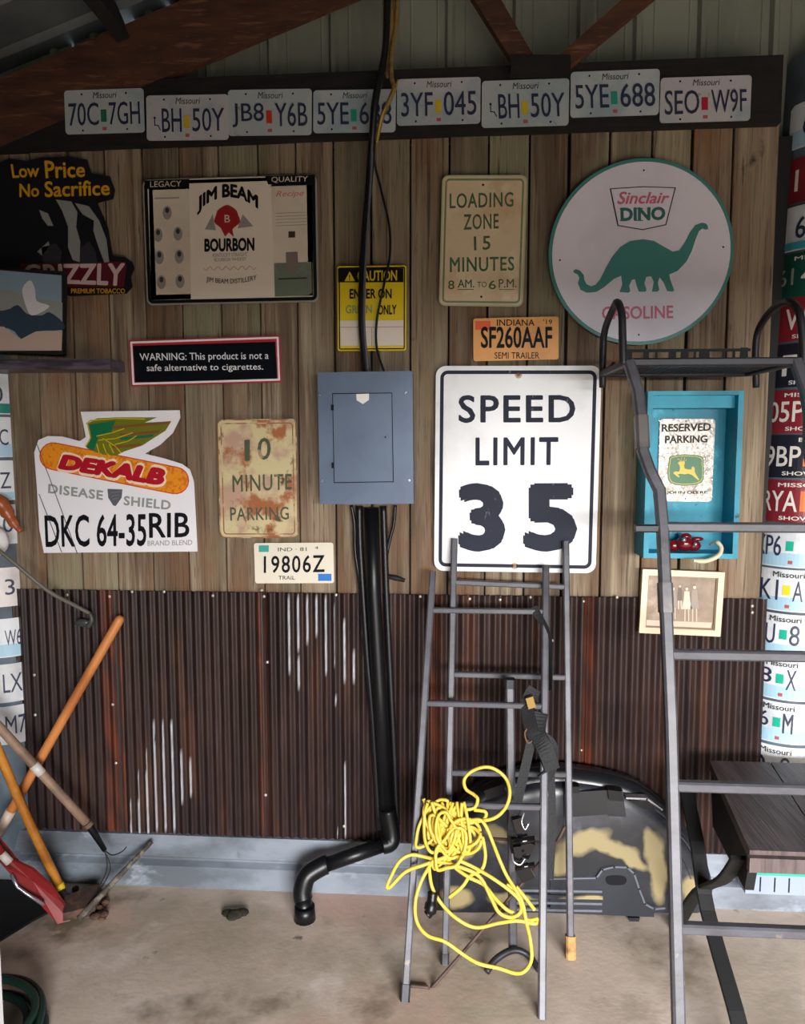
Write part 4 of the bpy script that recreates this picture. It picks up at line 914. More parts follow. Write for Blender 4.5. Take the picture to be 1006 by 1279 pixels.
# ---- plates bent round the posts
def bent(post_, rowpx, refpx, rot, bgc, parts_, label, grp, band=None, band_top=False, hh=.0745):
    xc, yc_, R0, kx = post_; r0 = R0 + .003
    p = U(refpx, rowpx, yc_ - R0 * .8); zc = p.z
    def mp(u, v, lift=0): a = u / r0 + rot; return Vector((xc + kx * (zc + v - .75) + (r0 + lift) * math.sin(a), yc_ - (r0 + lift) * math.cos(a), zc + v))
    t = thing('licence_plate', label, 'licence plate', tuple(mp(0, -hh)), grp)
    def strip(u0, u1, v0, v1, lift, mat, name, round_=0, n=22):
        v = []; 
        for k in range(n + 1):
            u = u0 + (u1 - u0) * k / n; e_ = min(u - u0, u1 - u); c_ = 0
            if round_ and e_ < round_: c_ = round_ - math.sqrt(max(0, round_ ** 2 - (round_ - e_) ** 2))
            for lf in (lift, lift - .0015):
                v.append(mp(u, v1 - c_, lf)); v.append(mp(u, v0 + c_, lf))
        f = []
        for k in range(n):
            a, b = 4 * k, 4 * k + 4
            f += [(a, a + 1, b + 1, b), (a + 2, b + 2, b + 3, a + 3), (a, b, b + 2, a + 2), (a + 1, a + 3, b + 3, b + 1)]
        f += [(0, 2, 3, 1), (4 * n, 4 * n + 1, 4 * n + 3, 4 * n + 2)]
        return MB().add(v, f).build(name, mat, t)
    strip(-.1525, .1525, -hh, hh, .0015, M('plate_%d_%d_%d' % bgc, bgc, .38, mix=[(tuple(int(c * .85) for c in bgc), 5, .5, .7, I3)]), 'plate', .012)
    if band: strip(-.150, .150, -hh + .004, -hh + band[1], .0019, M('band_%d_%d_%d' % band[0], band[0], .4), 'colour_band')
    for it in parts_:
        if it[0] == 'T':
            _, body, u0, v0, u1, v1, mat, bold = it; v, f, e_ = text_geo(body, bold, 0, 1.0)
            P = [mp(u0 + (u1 - u0) * a, v0 + (v1 - v0) * b, .0030 + c_) for a, b, c_ in v]; P2 = [mp(u0 + (u1 - u0) * a, v0 + (v1 - v0) * b, .0015) for a, b, _ in v]; n = len(P)
            MB().add(P + P2, list(f) + [(b, a, a + n, b + n) for a, b in e_]).build('lettering', mat, t)
        else:
            _, u0, v0, u1, v1, mat = it; strip(u0, u1, v0, v1, .0024, mat, 'sticker', 0, 3)
WL = M('white_emboss', (232, 226, 220), .4); NV = M('navy_emboss', (0, 0, 0)); OS = M('orange_sticker', (240, 110, 20), .4); TS = M('bright_teal_sticker', (20, 170, 140), .4); YS_ = M('yellow_sticker', (236, 214, 40), .4)
MAR = (134, 32, 44); BK = (30, 30, 44); GN = (20, 84, 72); WT = (222, 226, 232); SKY = (168, 204, 226); RP = MATS['small_red_print']
def L3(s, mat, b=.01): return ('T', s, -.138, -.036, -.020, .036, mat, b)
def show(mat): return ('T', 'SHOW·ME', -.075, -.066, .075, -.052, mat, .02)
def miss(mat): return ('T', 'MISSOURI', -.085, .050, .085, .064, mat, .02)
def Missouri(): return ('T', 'Missouri', -.050, .046, .050, .066, INKG, .01)
def bird(): return ('S', -.006, -.062, .008, -.050, RP)
rot = -.10
rows = [(152, WT, [('T', '68', -.10, -.036, -.03, .036, NV, .01)], 'white and blue plate 68 at the top of the right post', (SKY, .06)),
        (222, MAR, [('T', '10', -.115, -.036, -.035, .036, WL, .0), ('T', 'M', -.01, .052, .004, .064, WL, .01)], 'maroon plate 10 second from the top of the right post', None),
        (283, WT, [('T', '68', -.10, -.036, -.03, .036, NV, .01)], 'white plate 68 between the maroon and green plates of the right post', ((60, 160, 180), .03)),
        (343, GN, [('T', '61', -.14, -.030, -.085, .026, BG, .0), ('T', '4', -.06, -.036, -.01, .036, WL, .02), miss(WL), ('T', 'TR', -.045, -.066, -.01, -.052, WL, .01)], 'dark green plate 61 4 on the right post', None),
        (398, MAR, [('T', 'VA', -.10, -.036, -.01, .036, WL, .02), ('T', 'MISS', -.03, .05, .04, .064, WL, .02), show(WL)], 'maroon plate VA behind the hand rail of the right ladder', None),
        (456, BK, [('T', 'F1', -.10, -.036, -.015, .036, WL, .02), show(WL)], 'black plate half hidden behind the ladder platform corner', None),
        (514, MAR, [L3('05P', WL), miss(WL), show(WL), ('S', -.012, -.034, .022, .036, OS)], 'maroon plate 05P with orange sticker, just below the platform', None),
        (570, BK, [L3('9BP', WL), ('T', 'BLIND', -.03, .05, .06, .064, WL, .02), show(WL), ('S', -.012, -.034, .022, .036, OS)], 'black plate 9BP with orange sticker on the right post', None),
        (626, MAR, [L3('RYA', WL), miss(WL), show(WL), ('S', -.012, -.034, .022, .036, OS)], 'maroon plate RYA with orange sticker, lowest maroon on the right post', None),
        (682, WT, [('T', 'XP6', -.128, -.036, -.03, .036, NV, .0), bird(), ('S', -.016, -.016, .008, .018, TS)], 'white plate XP6 just under the top ladder rung on the right post', (SKY, .05)),
        (737, WT, [('T', 'FK1', -.128, -.036, -.03, .036, NV, .0), ('T', 'A', .016, -.036, .048, .036, NV, .0), Missouri(), bird(), ('S', -.016, -.016, .008, .018, YS_)], 'white plate FK1 with yellow sticker on the right post', (SKY, .05)),
        (792, WT, [('T', '7UU', -.128, -.036, -.03, .036, NV, .0), ('T', '8', .016, -.036, .048, .036, NV, .0), Missouri(), ('S', -.016, -.016, .008, .018, TS)], 'white plate 7UU 8 with teal sticker on the right post', (SKY, .04)),
        (847, WT, [('T', 'JJ8', -.128, -.036, -.03, .036, NV, .0), ('T', 'X', .016, -.036, .048, .036, NV, .0), Missouri(), bird(), ('S', -.016, -.016, .008, .018, TS)], 'white plate JJ8 X with teal sticker on the right post', (SKY, .05)),
        (901, WT, [('T', 'JL6', -.128, -.036, -.03, .036, NV, .0), ('T', 'M', .016, -.036, .048, .036, NV, .01), Missouri(), bird(), ('S', -.016, -.016, .008, .018, TS)], 'white plate JL6 M second lowest above the bench', (SKY, .05)),
        (955, WT, [('T', 'ED', -.128, -.036, -.03, .036, NV, .0), ('T', '8', .016, -.036, .048, .036, NV, .0), Missouri()], 'white plate cut off by the bench top, lowest on the right post', (SKY, .05))]
for ri, (ry, bgc, ps, lb, bd_) in enumerate(rows): bent(colR, ry, 985, (-.22, -.22, -.22, -.30, -.30, -.30, -.30, -.30, -.30)[ri] if ri < 9 else -.50, bgc, ps, lb, 'licence plates bent round the right post', bd_)
rows = [(492, WT, [('T', '0', .08, -.03, .115, .03, NV, .0)], 'white plate with teal band, topmost in view on left post', ((30, 130, 120), .04)),
        (546, WT, [('T', '8C', .07, -.03, .125, .03, NV, .0)], 'white plate with pale blue band, second in view on left post', (SKY, .05)),
        (600, WT, [('T', 'Z', .09, -.03, .125, .03, NV, .0), ('S', .02, -.02, .05, .02, YS_)], 'white plate with yellow sticker on left post', (SKY, .03)),
        (655, WT, [('T', '0', .09, -.03, .125, .03, NV, .0)], 'white plate behind the brown curved horn on left post', None),
        (733, (226, 218, 216), [('T', '3', .085, -.03, .118, .03, NV, .0), ('S', .035, -.012, .055, .018, M('sticker_red', (0, 0, 0)))], 'white plate with red sticker and digit 3 on left post', None),
        (796, WT, [('T', 'W6', .075, -.03, .130, .03, NV, .0), ('S', .035, -.018, .058, .018, MATS['sticker_teal'])], 'white plate with teal sticker, third up on left post', (SKY, .05)),
        (852, (214, 216, 220), [('T', 'LX', .06, -.036, .125, .036, NV, .0), ('S', .02, -.012, .04, .018, YS_)], 'white plate ending LX, second lowest on left post', None),
        (904, (214, 216, 220), [('T', 'M7', .06, -.036, .130, .036, NV, .0)], 'white plate ending M7, lowest on left post', None)]
for ry, bgc, ps, lb, bd_ in rows: bent(colL, ry, 5, .0, bgc, ps, lb, 'licence plates bent round the left post', bd_)
# ---- old photograph
CP = crop(780, 620, 6.39); yp = -.035
F = sign('framed_photograph', 'old sepia photograph of figures in a cream frame below the turquoise box', 'picture', CP([(140, 578), (790, 600), (765, 1115), (115, 1082)]), yp, .018, M('sepia_print', (164, 140, 118), .4, mix=[((120, 98, 80), 4, .45, .62, I3), ((196, 172, 150), 5, .55, .7, I3)]), .002)
FRM = M('cream_frame', (226, 206, 178), .4)
F.ring(0, .021, FRM, .012, .002, name='frame'); F.ring(.021, .004, M('frame_shadow_line', (150, 124, 98), .5), .006, .002, name='frame_step')
LP_ = M('pale_sepia', (216, 196, 176), .4); DP = M('dark_sepia', (96, 80, 68), .4); MP = M('mid_sepia', (150, 136, 124), .4)
def figure(x, y0, y1, dress, head, body_w):
    h = y1 - y0
    F.poly(CP([(x + h * .045 * math.cos(a), y0 + h * .07 + h * .065 * math.sin(a)) for a in [k * .7 for k in range(9)]]), LP_, lift=.0012, name='printed_figure')
    F.poly(CP([(x - h * .07, y0 + h * .15), (x + h * .07, y0 + h * .15), (x + h * .09, y0 + h * .42), (x + body_w, y0 + h * .66), (x - body_w, y0 + h * .66), (x - h * .09, y0 + h * .42)]), dress, lift=.001, name='printed_figure')
    for s in (-1, 1): F.poly(CP([(x + s * h * .05 - 5, y0 + h * .64), (x + s * h * .05 + 5, y0 + h * .64), (x + s * h * .055 + 4, y1), (x + s * h * .055 - 4, y1)]), LP_, lift=.0008, name='printed_figure')
    F.poly(CP([(x - h * .05, y0 + h * .06), (x, y0), (x + h * .05, y0 + h * .06), (x + h * .04, y0 + h * .03), (x, y0 + h * .035)]), DP, lift=.0016, name='printed_figure')
figure(500, 715, 995, LP_, DP, 42); figure(562, 700, 1000, MP, DP, 34); figure(392, 715, 980, MP, DP, 30); figure(445, 700, 900, DP, DP, 18)
F.poly(CP([(168, 985), (700, 1008), (690, 1050), (165, 1030)]), LP_, lift=.0006, name='printed_ground')
# ---- shelf with framed picture at the upper left
zs = U(100, 448, -.13).z; xe = U(147, 455, -.13).x - .03
t = thing('wall_shelf', 'dark wooden shelf board at upper left under the landscape picture', 'shelf', (xe - .4, -.1, zs - .03))
MB().box(xe - 1.0, xe, -.13, -.006, zs - .036, zs).build('board', M('dark_shelf_wood', (98, 88, 100), .45, mix=[((56, 50, 58), 6, .45, .6, (1, 6, 6))]), t)
MB().prism([(xe - .55, zs - .032), (xe - .53, zs - .032), (xe - .53, zs - .10), (xe - .55, zs - .16)], -.11, -.006).build('bracket', BLACKM, t)
yv = -.095
F = sign('landscape_picture', 'glossy landscape picture in a thin dark frame standing on the shelf', 'picture', [(-45, 331), (79.5, 341), (79.5, 441), (-45, 440)], yv, .022, BLACKM, .004)
F.y = yv - .0005
GL = lambda n_, c_: M(n_, c_, .08, spec=.7, coat=1.0)
F.poly([(-43, 334), (77, 344), (77, 438), (-43, 438)], GL('sky_print', (150, 176, 196)), lift=.0005, name='print')
F.poly([(-43, 360), (10, 362), (40, 372), (78, 378), (78, 404), (-43, 404)], GL('mist_print', (160, 166, 160)), lift=.0008, name='print_area', smooth=0)
F.poly([(-43, 388), (5, 388), (22, 381), (34, 392), (52, 394), (62, 390), (78, 402), (78, 412), (45, 414), (28, 424), (10, 410), (-43, 412)], GL('hill_print', (56, 74, 92)), lift=.0011, name='print_area', smooth=3)
F.poly([(-43, 406), (5, 408), (26, 424), (45, 414), (78, 413), (77, 438), (-43, 438)], GL('sand_print', (206, 180, 166)), lift=.0014, name='print_area')
F.poly([(28, 362), (38, 350), (44, 362), (46, 376), (62, 382), (52, 390), (40, 394), (34, 386)], GL('glare_print', (236, 234, 240)), lift=.0017, name='print_area', smooth=3)  # pale blotch: glare on the glass painted into the picture

# ================================================================ YELLOW CORD
CORD = M('yellow_cord', (212, 182, 66), .42, mix=[((206, 176, 70), 12, .5, .65, I3)])
k4 = 4.19
def LY(z): # depth just in front of the outer ladder at height z
    f_ = (a0.z - z) / (a0.z); return a0.y + (a1.y - a0.y) * f_
def cpt(cx_, cy_, lift):
    px_, py_ = 480 + cx_ / k4, 940 + cy_ / k4; y = -.35
    for _ in range(6): p = U(px_, py_, y); y = LY(max(p.z, 0)) - .02 - lift
    if p.z < .008: p = G(px_, py_, .007)
    return p
strands = [
 [(430, 345), (520, 355), (590, 335), (640, 280), (658, 210), (640, 140), (590, 92), (530, 75), (460, 97), (420, 140), (428, 190), (470, 220), (490, 245), (470, 290), (400, 305), (345, 350), (315, 420), (330, 490), (390, 535), (450, 515), (480, 460), (462, 410), (420, 400), (380, 430)],
 [(205, 240), (235, 320), (285, 420), (320, 520), (360, 590), (440, 650), (520, 690), (580, 760), (640, 820), (680, 838)],
 [(330, 540), (280, 560), (210, 545), (140, 535), (80, 570), (35, 650), (15, 700), (35, 700), (110, 625), (200, 590), (280, 572), (400, 600), (500, 650), (560, 760), (600, 835), (660, 862), (710, 840), (715, 790), (680, 740), (580, 665), (470, 600), (380, 560)],
 [(260, 560), (200, 660), (165, 770), (170, 880), (225, 955), (320, 990), (420, 1060), (500, 1105), (600, 1128), (690, 1155), (740, 1140), (772, 1080), (765, 980), (745, 890), (725, 790), (690, 720), (640, 640), (600, 550), (565, 460), (535, 390), (500, 352), (430, 362), (370, 400), (345, 470), (380, 520)],
 [(235, 590), (250, 700), (300, 790), (380, 868), (480, 915), (600, 892), (700, 880), (790, 895), (805, 870), (740, 868), (700, 740), (640, 690)],
 [(515, 440), (530, 540), (510, 612), (450, 645), (410, 700), (340, 758)],
 [(690, 700), (740, 760), (790, 825)],
 [(470, 300), (530, 310), (520, 350), (440, 372), (360, 400)]]
rnd = random.Random(5)
mb = MB()
for si, s in enumerate(strands):
    P = [cpt(a, b, .006 + .012 * ((i * 7 + si * 3) % 5) / 4 + (.012 if si in (2, 3) else 0)) for i, (a, b) in enumerate(s)]
    mb.tube(spline(P, 6), .0058, 7)
for k in range(7):      # short hanks hung over the rung
    x0_ = 225 + 32 * k + rnd.uniform(-12, 12); dx = rnd.uniform(-50, 50); yb_ = rnd.uniform(380, 560); lf = rnd.uniform(0, .03); w_ = rnd.uniform(18, 48)
    pts = [(x0_, 262), (x0_ + dx * .3 - w_ * .6, 330), (x0_ + dx - w_, (330 + yb_) / 2 + 20), (x0_ + dx - w_ * .4, yb_ - 12), (x0_ + dx + w_ * .4, yb_ - 4), (x0_ + dx + w_, yb_ - 60), (x0_ + dx * .5 + w_ * .9, 350), (x0_ + w_ * .5, 258)]
    mb.tube(spline([cpt(a, b, lf + rnd.uniform(0, .012)) for a, b in pts], 5), .0056, 6)
for k in range(9):      # loose loops
    c_ = (300 + rnd.uniform(-60, 110), 440 + rnd.uniform(-90, 120)); ra, rb, an = rnd.uniform(28, 70), rnd.uniform(90, 175), rnd.uniform(-.7, .7); lf = rnd.uniform(.005, .04)
    pts = []
    for i_ in range(11):
        a = 2 * math.pi * i_ / 11; u_ = ra * math.cos(a) * rnd.uniform(.75, 1.25); v_ = rb * math.sin(a) * rnd.uniform(.85, 1.1)
        pts.append((c_[0] + u_ * math.cos(an) - v_ * math.sin(an), max(250, c_[1] + u_ * math.sin(an) + v_ * math.cos(an))))
    mb.tube(spline([cpt(a, b, lf + rnd.uniform(0, .01)) for a, b in pts], 5, True), .0056, 6)
for k in range(2):      # round coils in the middle
    c_ = (410 + rnd.uniform(-25, 25), 450 + rnd.uniform(-30, 30)); r_ = rnd.uniform(55, 95)
    mb.tube(spline([cpt(c_[0] + r_ * math.cos(a) * 1.1, c_[1] + r_ * math.sin(a), .03 + .012 * math.sin(a * 2 + k)) for a in [2 * math.pi * i / 12 for i in range(12)]], 4, True), .0056, 6)
tag(mb.build('extension_cord', CORD, loc=cpt(300, 300, 0)), 'tangled yellow extension cord heaped over the ladder rung and trailing to the floor', 'cord')
P = [cpt(255, 730, .02), cpt(250, 780, .02), cpt(240, 830, .02), cpt(225, 850, .02)]
tag(MB().tube(spline(P, 4), [.016] * 5 + [.02] * 4 + [.014] * 4, 8).build('cord_plug', BLACK, loc=P[0]), 'black moulded plug end hanging at the lower left of the yellow cord', 'plug')

# ================================================================ BLACK RATCHET STRAP
def ribbon(mb, pts, wd, twist=None, th=.003):
    P = spline(pts, 6); m = len(P); v = []
    for i, p in enumerate(P):
        a = (P[min(i + 1, m - 1)] - P[max(i - 1, 0)]).normalized(); tw_ = (twist or (lambda s: 0))(i / (m - 1))
        side = a.cross(Vector((0, 1, 0))); side = side.normalized() if side.length > 1e-4 else Vector((1, 0, 0)); nn = a.cross(side).normalized()
        sd = side * math.cos(tw_) + nn * math.sin(tw_); no = a.cross(sd).normalized()
        for s, q in ((-1, -1), (1, -1), (1, 1), (-1, 1)): v.append(p + sd * s * wd / 2 + no * q * th / 2)
    f = [(4 * i + k, 4 * i + (k + 1) % 4, 4 * i + 4 + (k + 1) % 4, 4 * i + 4 + k) for i in range(m - 1) for k in range(4)] + [(3, 2, 1, 0), (4 * m - 4, 4 * m - 3, 4 * m - 2, 4 * m - 1)]
    mb.add(v, f, False); return mb
def sp(a, b, l=0.0):
    y = -.3
    for _ in range(6): p = U(a, b, y); y = LY(max(p.z, 0)) - .018 - l
    return p
t = thing('ratchet_strap', 'black webbing strap knotted on the right leg of the outer ladder section', 'strap', tuple(sp(668, 880)))
def ps_(pts): return [sp(a, b, l) for a, b, l in pts]
ribbon(MB(), ps_([(667, 758, .004), (672, 768, .006), (680, 782, .008), (686, 800, .004), (687, 830, -.02), (688, 862, -.02)]), .026, lambda s: s * 1.2).build('webbing', STRAP, t)
ribbon(MB(), ps_([(668, 860, .01), (660, 878, .012), (662, 902, .014), (668, 918, .016), (682, 925, .016), (690, 938, .014), (688, 960, .01), (678, 975, .008)]), .045, lambda s: math.sin(s * 6) * .5, .008).build('webbing_bundle', STRAP, t)
ribbon(MB(), ps_([(675, 890, .02), (672, 915, .022), (681, 935, .024), (690, 962, .016)]), .052, lambda s: .4 * math.sin(s * 5), .01).build('webbing_bundle', STRAP, t)
ribbon(MB(), ps_([(664, 925, .004), (655, 965, .004), (646, 1005, .004), (640, 1040, .0), (646, 1075, 0)]), .030, lambda s: s * .7).build('webbing', STRAP, t)
ribbon(MB(), ps_([(688, 955, -.03), (690, 1010, -.03), (689, 1060, -.03), (687, 1098, -.03)]), .024, lambda s: s * .3).build('webbing', STRAP, t)
ribbon(MB(), ps_([(664, 905, .01), (656, 915, .01), (660, 928, .012), (668, 922, .01)]), .004, None, .002).build('loose_cord', M('brown_string', (104, 72, 52), .8), t)
q = sp(663, 877, .03); MB().obox(q, (.012, 0, .004), (0, .008, 0), (-.005, 0, .018)).build('buckle', M('brass_buckle', (138, 112, 60), .35, .6), t)
mb = MB()
for a, b, l, ax, az, an in ((650, 1034, .012, .016, .034, .3), (657, 1060, .006, .020, .026, -.4), (648, 1070, .018, .012, .036, .15), (656, 1090, .012, .022, .024, .5)):
    q = sp(a, b, l); mb.obox(q, (ax * math.cos(an), 0, ax * math.sin(an)), (0, .007, 0), (-az * math.sin(an), 0, az * math.cos(an)))
mb.tube([sp(640, 1052, .016), sp(668, 1048, .016)], .012, 10); mb.tube([sp(644, 1084, .02), sp(668, 1080, .02)], .009, 10)
mb.build('ratchet', M('gloss_black_metal', (20, 20, 22), .15, .3, spec=.8), t)
MB().tube(spline(ps_([(655, 1015, .03), (652, 1026, .034), (656, 1036, .03), (661, 1028, .03)]), 5), .003, 6).build('hook', MATS['bright_metal'], t)
MB().tube(spline(ps_([(640, 1066, .03), (642, 1076, .036), (650, 1080, .034), (656, 1072, .03)]), 5), .0035, 6).build('hook', MATS['bright_metal'], t)

# ================================================================ TOOLS AT THE LEFT
OW = M('orange_ash_handle', (196, 124, 66), .45, mix=[((168, 98, 48), 5, .45, .6, (1, 1, .3)), ((216, 152, 92), 8, .6, .72, (1, 1, .3))])
GW = M('grey_worn_handle', (142, 116, 96), .6, mix=[((112, 90, 74), 6, .45, .6, I3)])
YW = M('amber_handle', (186, 122, 42), .4, mix=[((150, 88, 26), 7, .45, .62, I3)])
def rodpts(p, q, n=8): return [Vector(p).lerp(Vector(q), k / n) for k in range(n + 1)]
tp, bt = U(151, 771, -.10), G(-52, 1128); bt.z = .0
t = thing('long_handle', 'long orange wooden pole leaning up right across the other tools', 'tool', tuple(bt))
d_ = (bt - tp).normalized()
MB().tube([tp - d_ * .004, tp + d_ * .004] + rodpts(tp + d_ * .012, bt, 6), [.009, .0150] + [.0172] * 7, 12).build('handle', OW, t)
m_ = at_row(tp, bt, 1012); m2 = at_row(tp, bt, 1040); MB().tube([m_, m2], .0188, 12).build('worn_band', M('pale_worn_wood', (206, 184, 170), .5), t)
# leaf rake
r0_, r1_ = U(-30, 876, -.30), U(112, 1032, -.16)
t = thing('leaf_rake', 'greyish wooden handled rake whose black socket ends in thin curved wires', 'rake', (r1_.x + .1, -.2, 0))
MB().tube(rodpts(r0_, r1_, 5), .0165, 10).build('handle', GW, t)
q1 = U(131, 1062, -.15); MB().tube([r1_.lerp(r0_, .03), r1_, q1], [.017, .014, .009], 10).build('socket', BLACK, t)
m_ = at_row(r0_, r1_, 955); m2 = at_row(r0_, r1_, 966); MB().tube([m_, m2], .0178, 10).build('tape_band', M('pale_tape', (196, 190, 184), .5), t)
wires = [[(131, 1062), (134, 1082), (128, 1100), (116, 1122)], [(131, 1062), (140, 1068), (152, 1064), (158, 1058)], [(130, 1062), (138, 1085), (124, 1112), (105, 1132)]]
for wv in wires[:3]:
    P = []
    for k, (a, b) in enumerate(wv):
        p = U(a, b, -.15 - .01 * k); P.append(p if p.z > .004 else G(a, b, .004))
    MB().tube(spline(P, 5), .0022, 5).build('wire_tine', BLACKM, t)
# shovel with amber handle
s0_, s1_ = U(-22, 890, -.34), U(73, 1104, -.20)
t = thing('digging_tool', 'amber wooden handle with yellow collar and dark steel blade on the floor', 'tool', (s1_.x, -.2, 0))
mid = [s0_, U(20, 990, -.27), U(48, 1052, -.235), s1_]
MB().tube(spline(mid, 4), .0158, 10).build('handle', YW, t)
MB().tube([s1_, U(76, 1111, -.2)], .0175, 10).build('collar', M('yellow_collar', (214, 180, 40), .4), t)
g0 = G(88, 1140, .01); e1 = U(76, 1111, -.2)
MB().tube([e1, e1.lerp(g0, .5), g0], [.015, .02, .012], 8).build('socket', STEELD, t)
g1 = G(118, 1130, .0); mbx = MB()
mbx.add([g0 + Vector((-.03, .02, .0)), g1 + Vector((.02, .03, .0)), g1 + Vector((.03, -.06, .004)), g0 + Vector((0, -.05, .0)), g0 + Vector((-.03, .02, .05)), g1 + Vector((.0, .03, .06)), g1 + Vector((.03, -.05, .03)), g0 + Vector((0, -.05, .03))],
        [(0, 1, 2, 3), (7, 6, 5, 4), (0, 4, 5, 1), (1, 5, 6, 2), (2, 6, 7, 3), (3, 7, 4, 0)]); mbx.build('blade', M('earthy_steel', (58, 44, 38), .7, .2, mix=[((88, 60, 44), 20, .5, .6, I3)]), t)
# red scoop
RED = M('red_plastic_scoop', (134, 30, 32), .55, mix=[((104, 22, 26), 8, .5, .65, I3)])
pr = lambda a, b, y: (lambda p: p if p.z > .003 else G(a, b, .003))(U(a, b, y))
t = thing('red_scoop', 'red blade with silver edge slanting to the floor at the lower left', 'tool', tuple(G(84, 1152)))
ou = [(-12, 1036, -.34), (10, 1072, -.33), (40, 1086, -.31), (62, 1106, -.29), (78, 1128, -.27), (88, 1150, -.25), (72, 1154, -.27), (52, 1132, -.30), (24, 1104, -.33), (4, 1082, -.35), (-16, 1058, -.36)]
V_ = [pr(*q) for q in ou]; n = len(V_); cen = sum(V_, Vector()) / n + Vector((0, .02, -.012))
MB().add(V_ + [p + Vector((0, .012, 0)) for p in V_] + [cen, cen + Vector((0, .012, 0))], [(k, (k + 1) % n, 2 * n) for k in range(n)] + [(n + (k + 1) % n, n + k, 2 * n + 1) for k in range(n)] + [(k, n + k, n + (k + 1) % n, (k + 1) % n) for k in range(n)]).build('blade', RED, t)
MB().tube([pr(14, 1092, -.35), pr(22, 1108, -.35), pr(36, 1118, -.34), pr(55, 1130, -.33)], .006, 6).build('silver_edge', MATS['bright_metal'], t)
MB().tube([pr(-30, 1010, -.36), pr(-8, 1050, -.355), pr(2, 1066, -.35)], .013, 8).build('shaft', RED, t)
MB().tube([pr(2, 1066, -.352), pr(12, 1077, -.345)], .0145, 8).build('ferrule', M('pale_tape', (0, 0, 0)), t)
# thin rod with hooked end
P = [U(a, b, y) for a, b, y in [(-20, 672, -.22), (20, 705, -.20), (60, 738, -.16), (95, 757, -.10), (112, 766, -.07), (115, 774, -.065), (110, 783, -.065)]]
t = thing('hooked_rod', 'thin grey rod with a dark hooked end poking in above the tools', 'rod', tuple(P[3]))
MB().tube(spline(P[:5], 4), .0075, 8).build('shaft', M('dull_grey_rod', (96, 92, 84), .45), t)
MB().tube(spline(P[4:], 4), [.009] * 4 + [.011] * 5, 8).build('hook', M('dark_hook', (58, 60, 58), .4), t)
q = U(103, 778, -.06); MB().sphere(q, .03, (1, .35, .5), 12, 8).build('head', MATS['dark_hook'], t)
# stick
P = [G(98, 1148, .008), U(140, 1098, -.13), U(190, 1051, -.06)]
tag(MB().tube(rodpts(P[0], P[2], 6), [.011, .012, .010, .011, .009, .009, .008], 7).build('stick', M('mottled_stick', (66, 58, 52), .8, mix=[((112, 104, 94), 30, .5, .6, I3)]), loc=P[0]), 'short dark mottled stick leaning from the floor to the bottom of the tin', 'stick')
# clump of dirt and leaves
mb = MB(); rr = random.Random(3)
for k in range(46):
    c_ = G(rr.uniform(92, 132), rr.uniform(1112, 1150), .0); s = rr.uniform(.006, .018)
    mb.sphere(c_ + Vector((0, 0, s * .55)), s, (rr.uniform(.7, 1.4), rr.uniform(.7, 1.3), .6), 6, 4)
mb.build('soil', M('dry_dirt', (70, 48, 38), .9, mix=[((98, 70, 52), 30, .45, .6, I3)]), kind='stuff'); 
so_ = [o for o in COL.objects if o.name == 'soil'][0]; tag(so_, 'small clump of brown dirt on the floor at the foot of the tools', 'dirt')
# flat black sheet on the floor corner, hose, board, horn
v = [G(a, b, 0) for a, b in [(-60, 1100), (52, 1104), (96, 1122), (40, 1152), (-2, 1178), (-60, 1192)]]
t = tag(MB().add([p + Vector((0, 0, .008)) for p in v] + v, [tuple(range(5, -1, -1)), tuple(range(6, 12))] + [(k, (k + 1) % 6, 6 + (k + 1) % 6, 6 + k) for k in range(6)]).build('black_sheet', BLACKM, loc=v[0]), 'flat black sheet on the floor in the lower left corner under the tools', 'mat')
hc = G(-42, 1312); HO = M('green_hose_rubber', (20, 50, 42), .45); mb = MB()
P = []
for k in range(110):
    a = 2 * math.pi * k / 22; r_ = .195 - .022 * (k // 22 % 3) + .003 * math.sin(k); P.append(hc + Vector((r_ * math.cos(a), r_ * math.sin(a), .011 + .021 * (k / 22) * .8)))
mb.tube(spline(P, 2), .0115, 8)
tag(mb.build('garden_hose', HO, loc=hc), 'coiled dark green garden hose on the floor at the lower left corner', 'hose')
a = U(-6, 1130, -1.0); b = G(5, 1300)
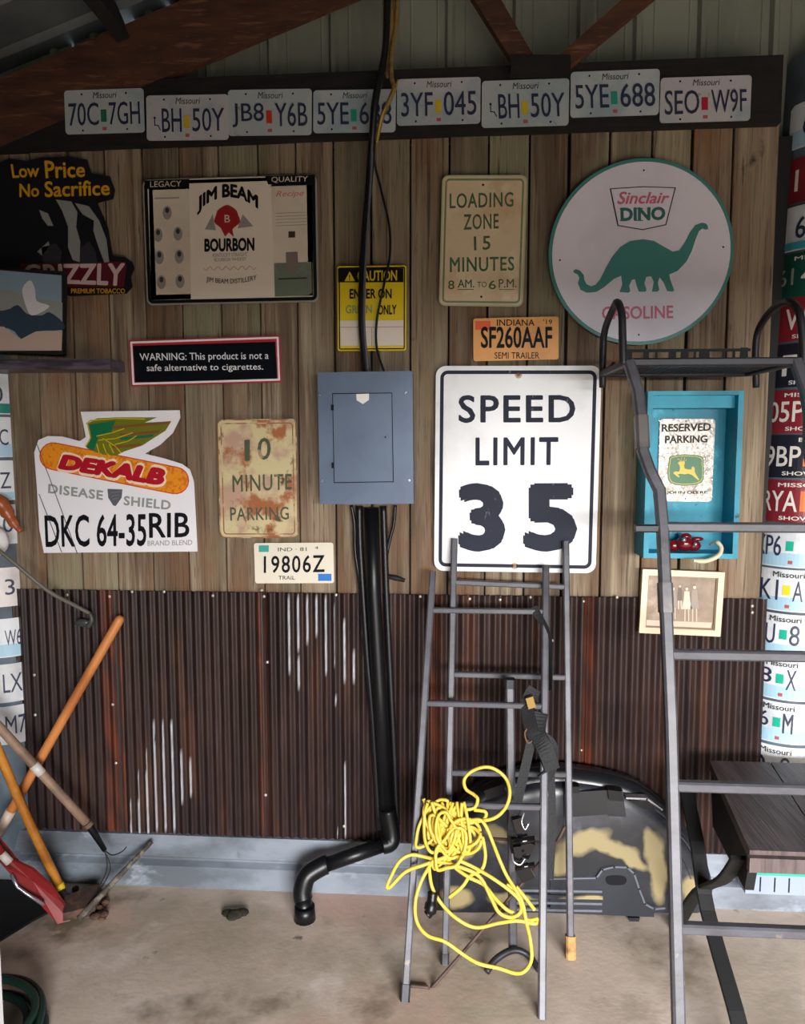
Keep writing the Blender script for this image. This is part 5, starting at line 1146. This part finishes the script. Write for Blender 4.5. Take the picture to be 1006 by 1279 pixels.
tag(MB().box(a.x - .05, a.x, -1.03, -.99, 0, a.z).build('white_board', WHITER, loc=(a.x, -.98, 0)), 'narrow white upright board at the very left edge above the hose', 'board')
P = [U(x_, y_, -.10) for x_, y_ in [(-12, 622), (2, 630), (10, 642), (18, 655), (26, 664)]]
tag(MB().tube(spline(P, 4), [.030] * 5 + [.024] * 4 + [.018] * 4 + [.010] * 4, 10).build('curved_horn', M('orange_brown_horn', (160, 84, 44), .35), loc=P[0]), 'orange-brown curved horn hanging on the left plate post', 'horn')
q = U(-4, 676, -.12)
t = thing('float_ball', 'white ball with black marks hanging under the curved horn on the left post', 'ball', tuple(q))
MB().sphere(q, .04, (1, 1, 1.3), 14, 10).build('ball', WHITER, t); MB().sphere(q + Vector((.02, -.03, .0)), .008, (1, .6, 1)).build('dark_spot', INK, t)
# small wad by the pipe
p = G(292, 1150)
mb = MB()
for dx, dy, r_ in ((0, 0, .026), (-.03, .01, .02), (.02, .015, .022), (-.008, -.012, .018)): mb.sphere(p + Vector((dx, dy + .02, r_ * .42)), r_, (1.2, 1, .45), 9, 6)
tag(mb.build('rag', M('dark_olive_cloth', (52, 50, 34), .9, mix=[((28, 26, 20), 20, .45, .6, I3)]), loc=p), 'small crumpled dark olive rag on the floor left of the pipe', 'rag')

# ================================================================ PIECES OF PARTS hang under their part
def under(cat_label_start, part, subs):
    for o in list(COL.objects):
        if o.get('category') and o['label'].startswith(cat_label_start):
            ch = list(o.children); host = [c for c in ch if c.name.split('.')[0] == part]
            if not host: continue
            for c in ch:
                if c.name.split('.')[0] in subs: c.parent = host[0]
under('blue-grey metal breaker', 'door', ('latch', 'latch_hole', 'warning_label', 'hinge'))
under('large dark hard plastic', 'handle_panel', ('handle_slot', 'moulded_edge'))
under('black webbing strap', 'ratchet', ('hook',))
under('silver diamond tread', 'emblem', ('emblem_outline', 'emblem_field', 'deer', 'antler'))
under('large round white DINO', 'badge_outline', ('badge', 'serif'))
under('white die-cut seed corn', 'wing', ('wing_patch', 'feather', 'feather_line'))
under('white die-cut seed corn', 'shield', ('shield_stripe',))
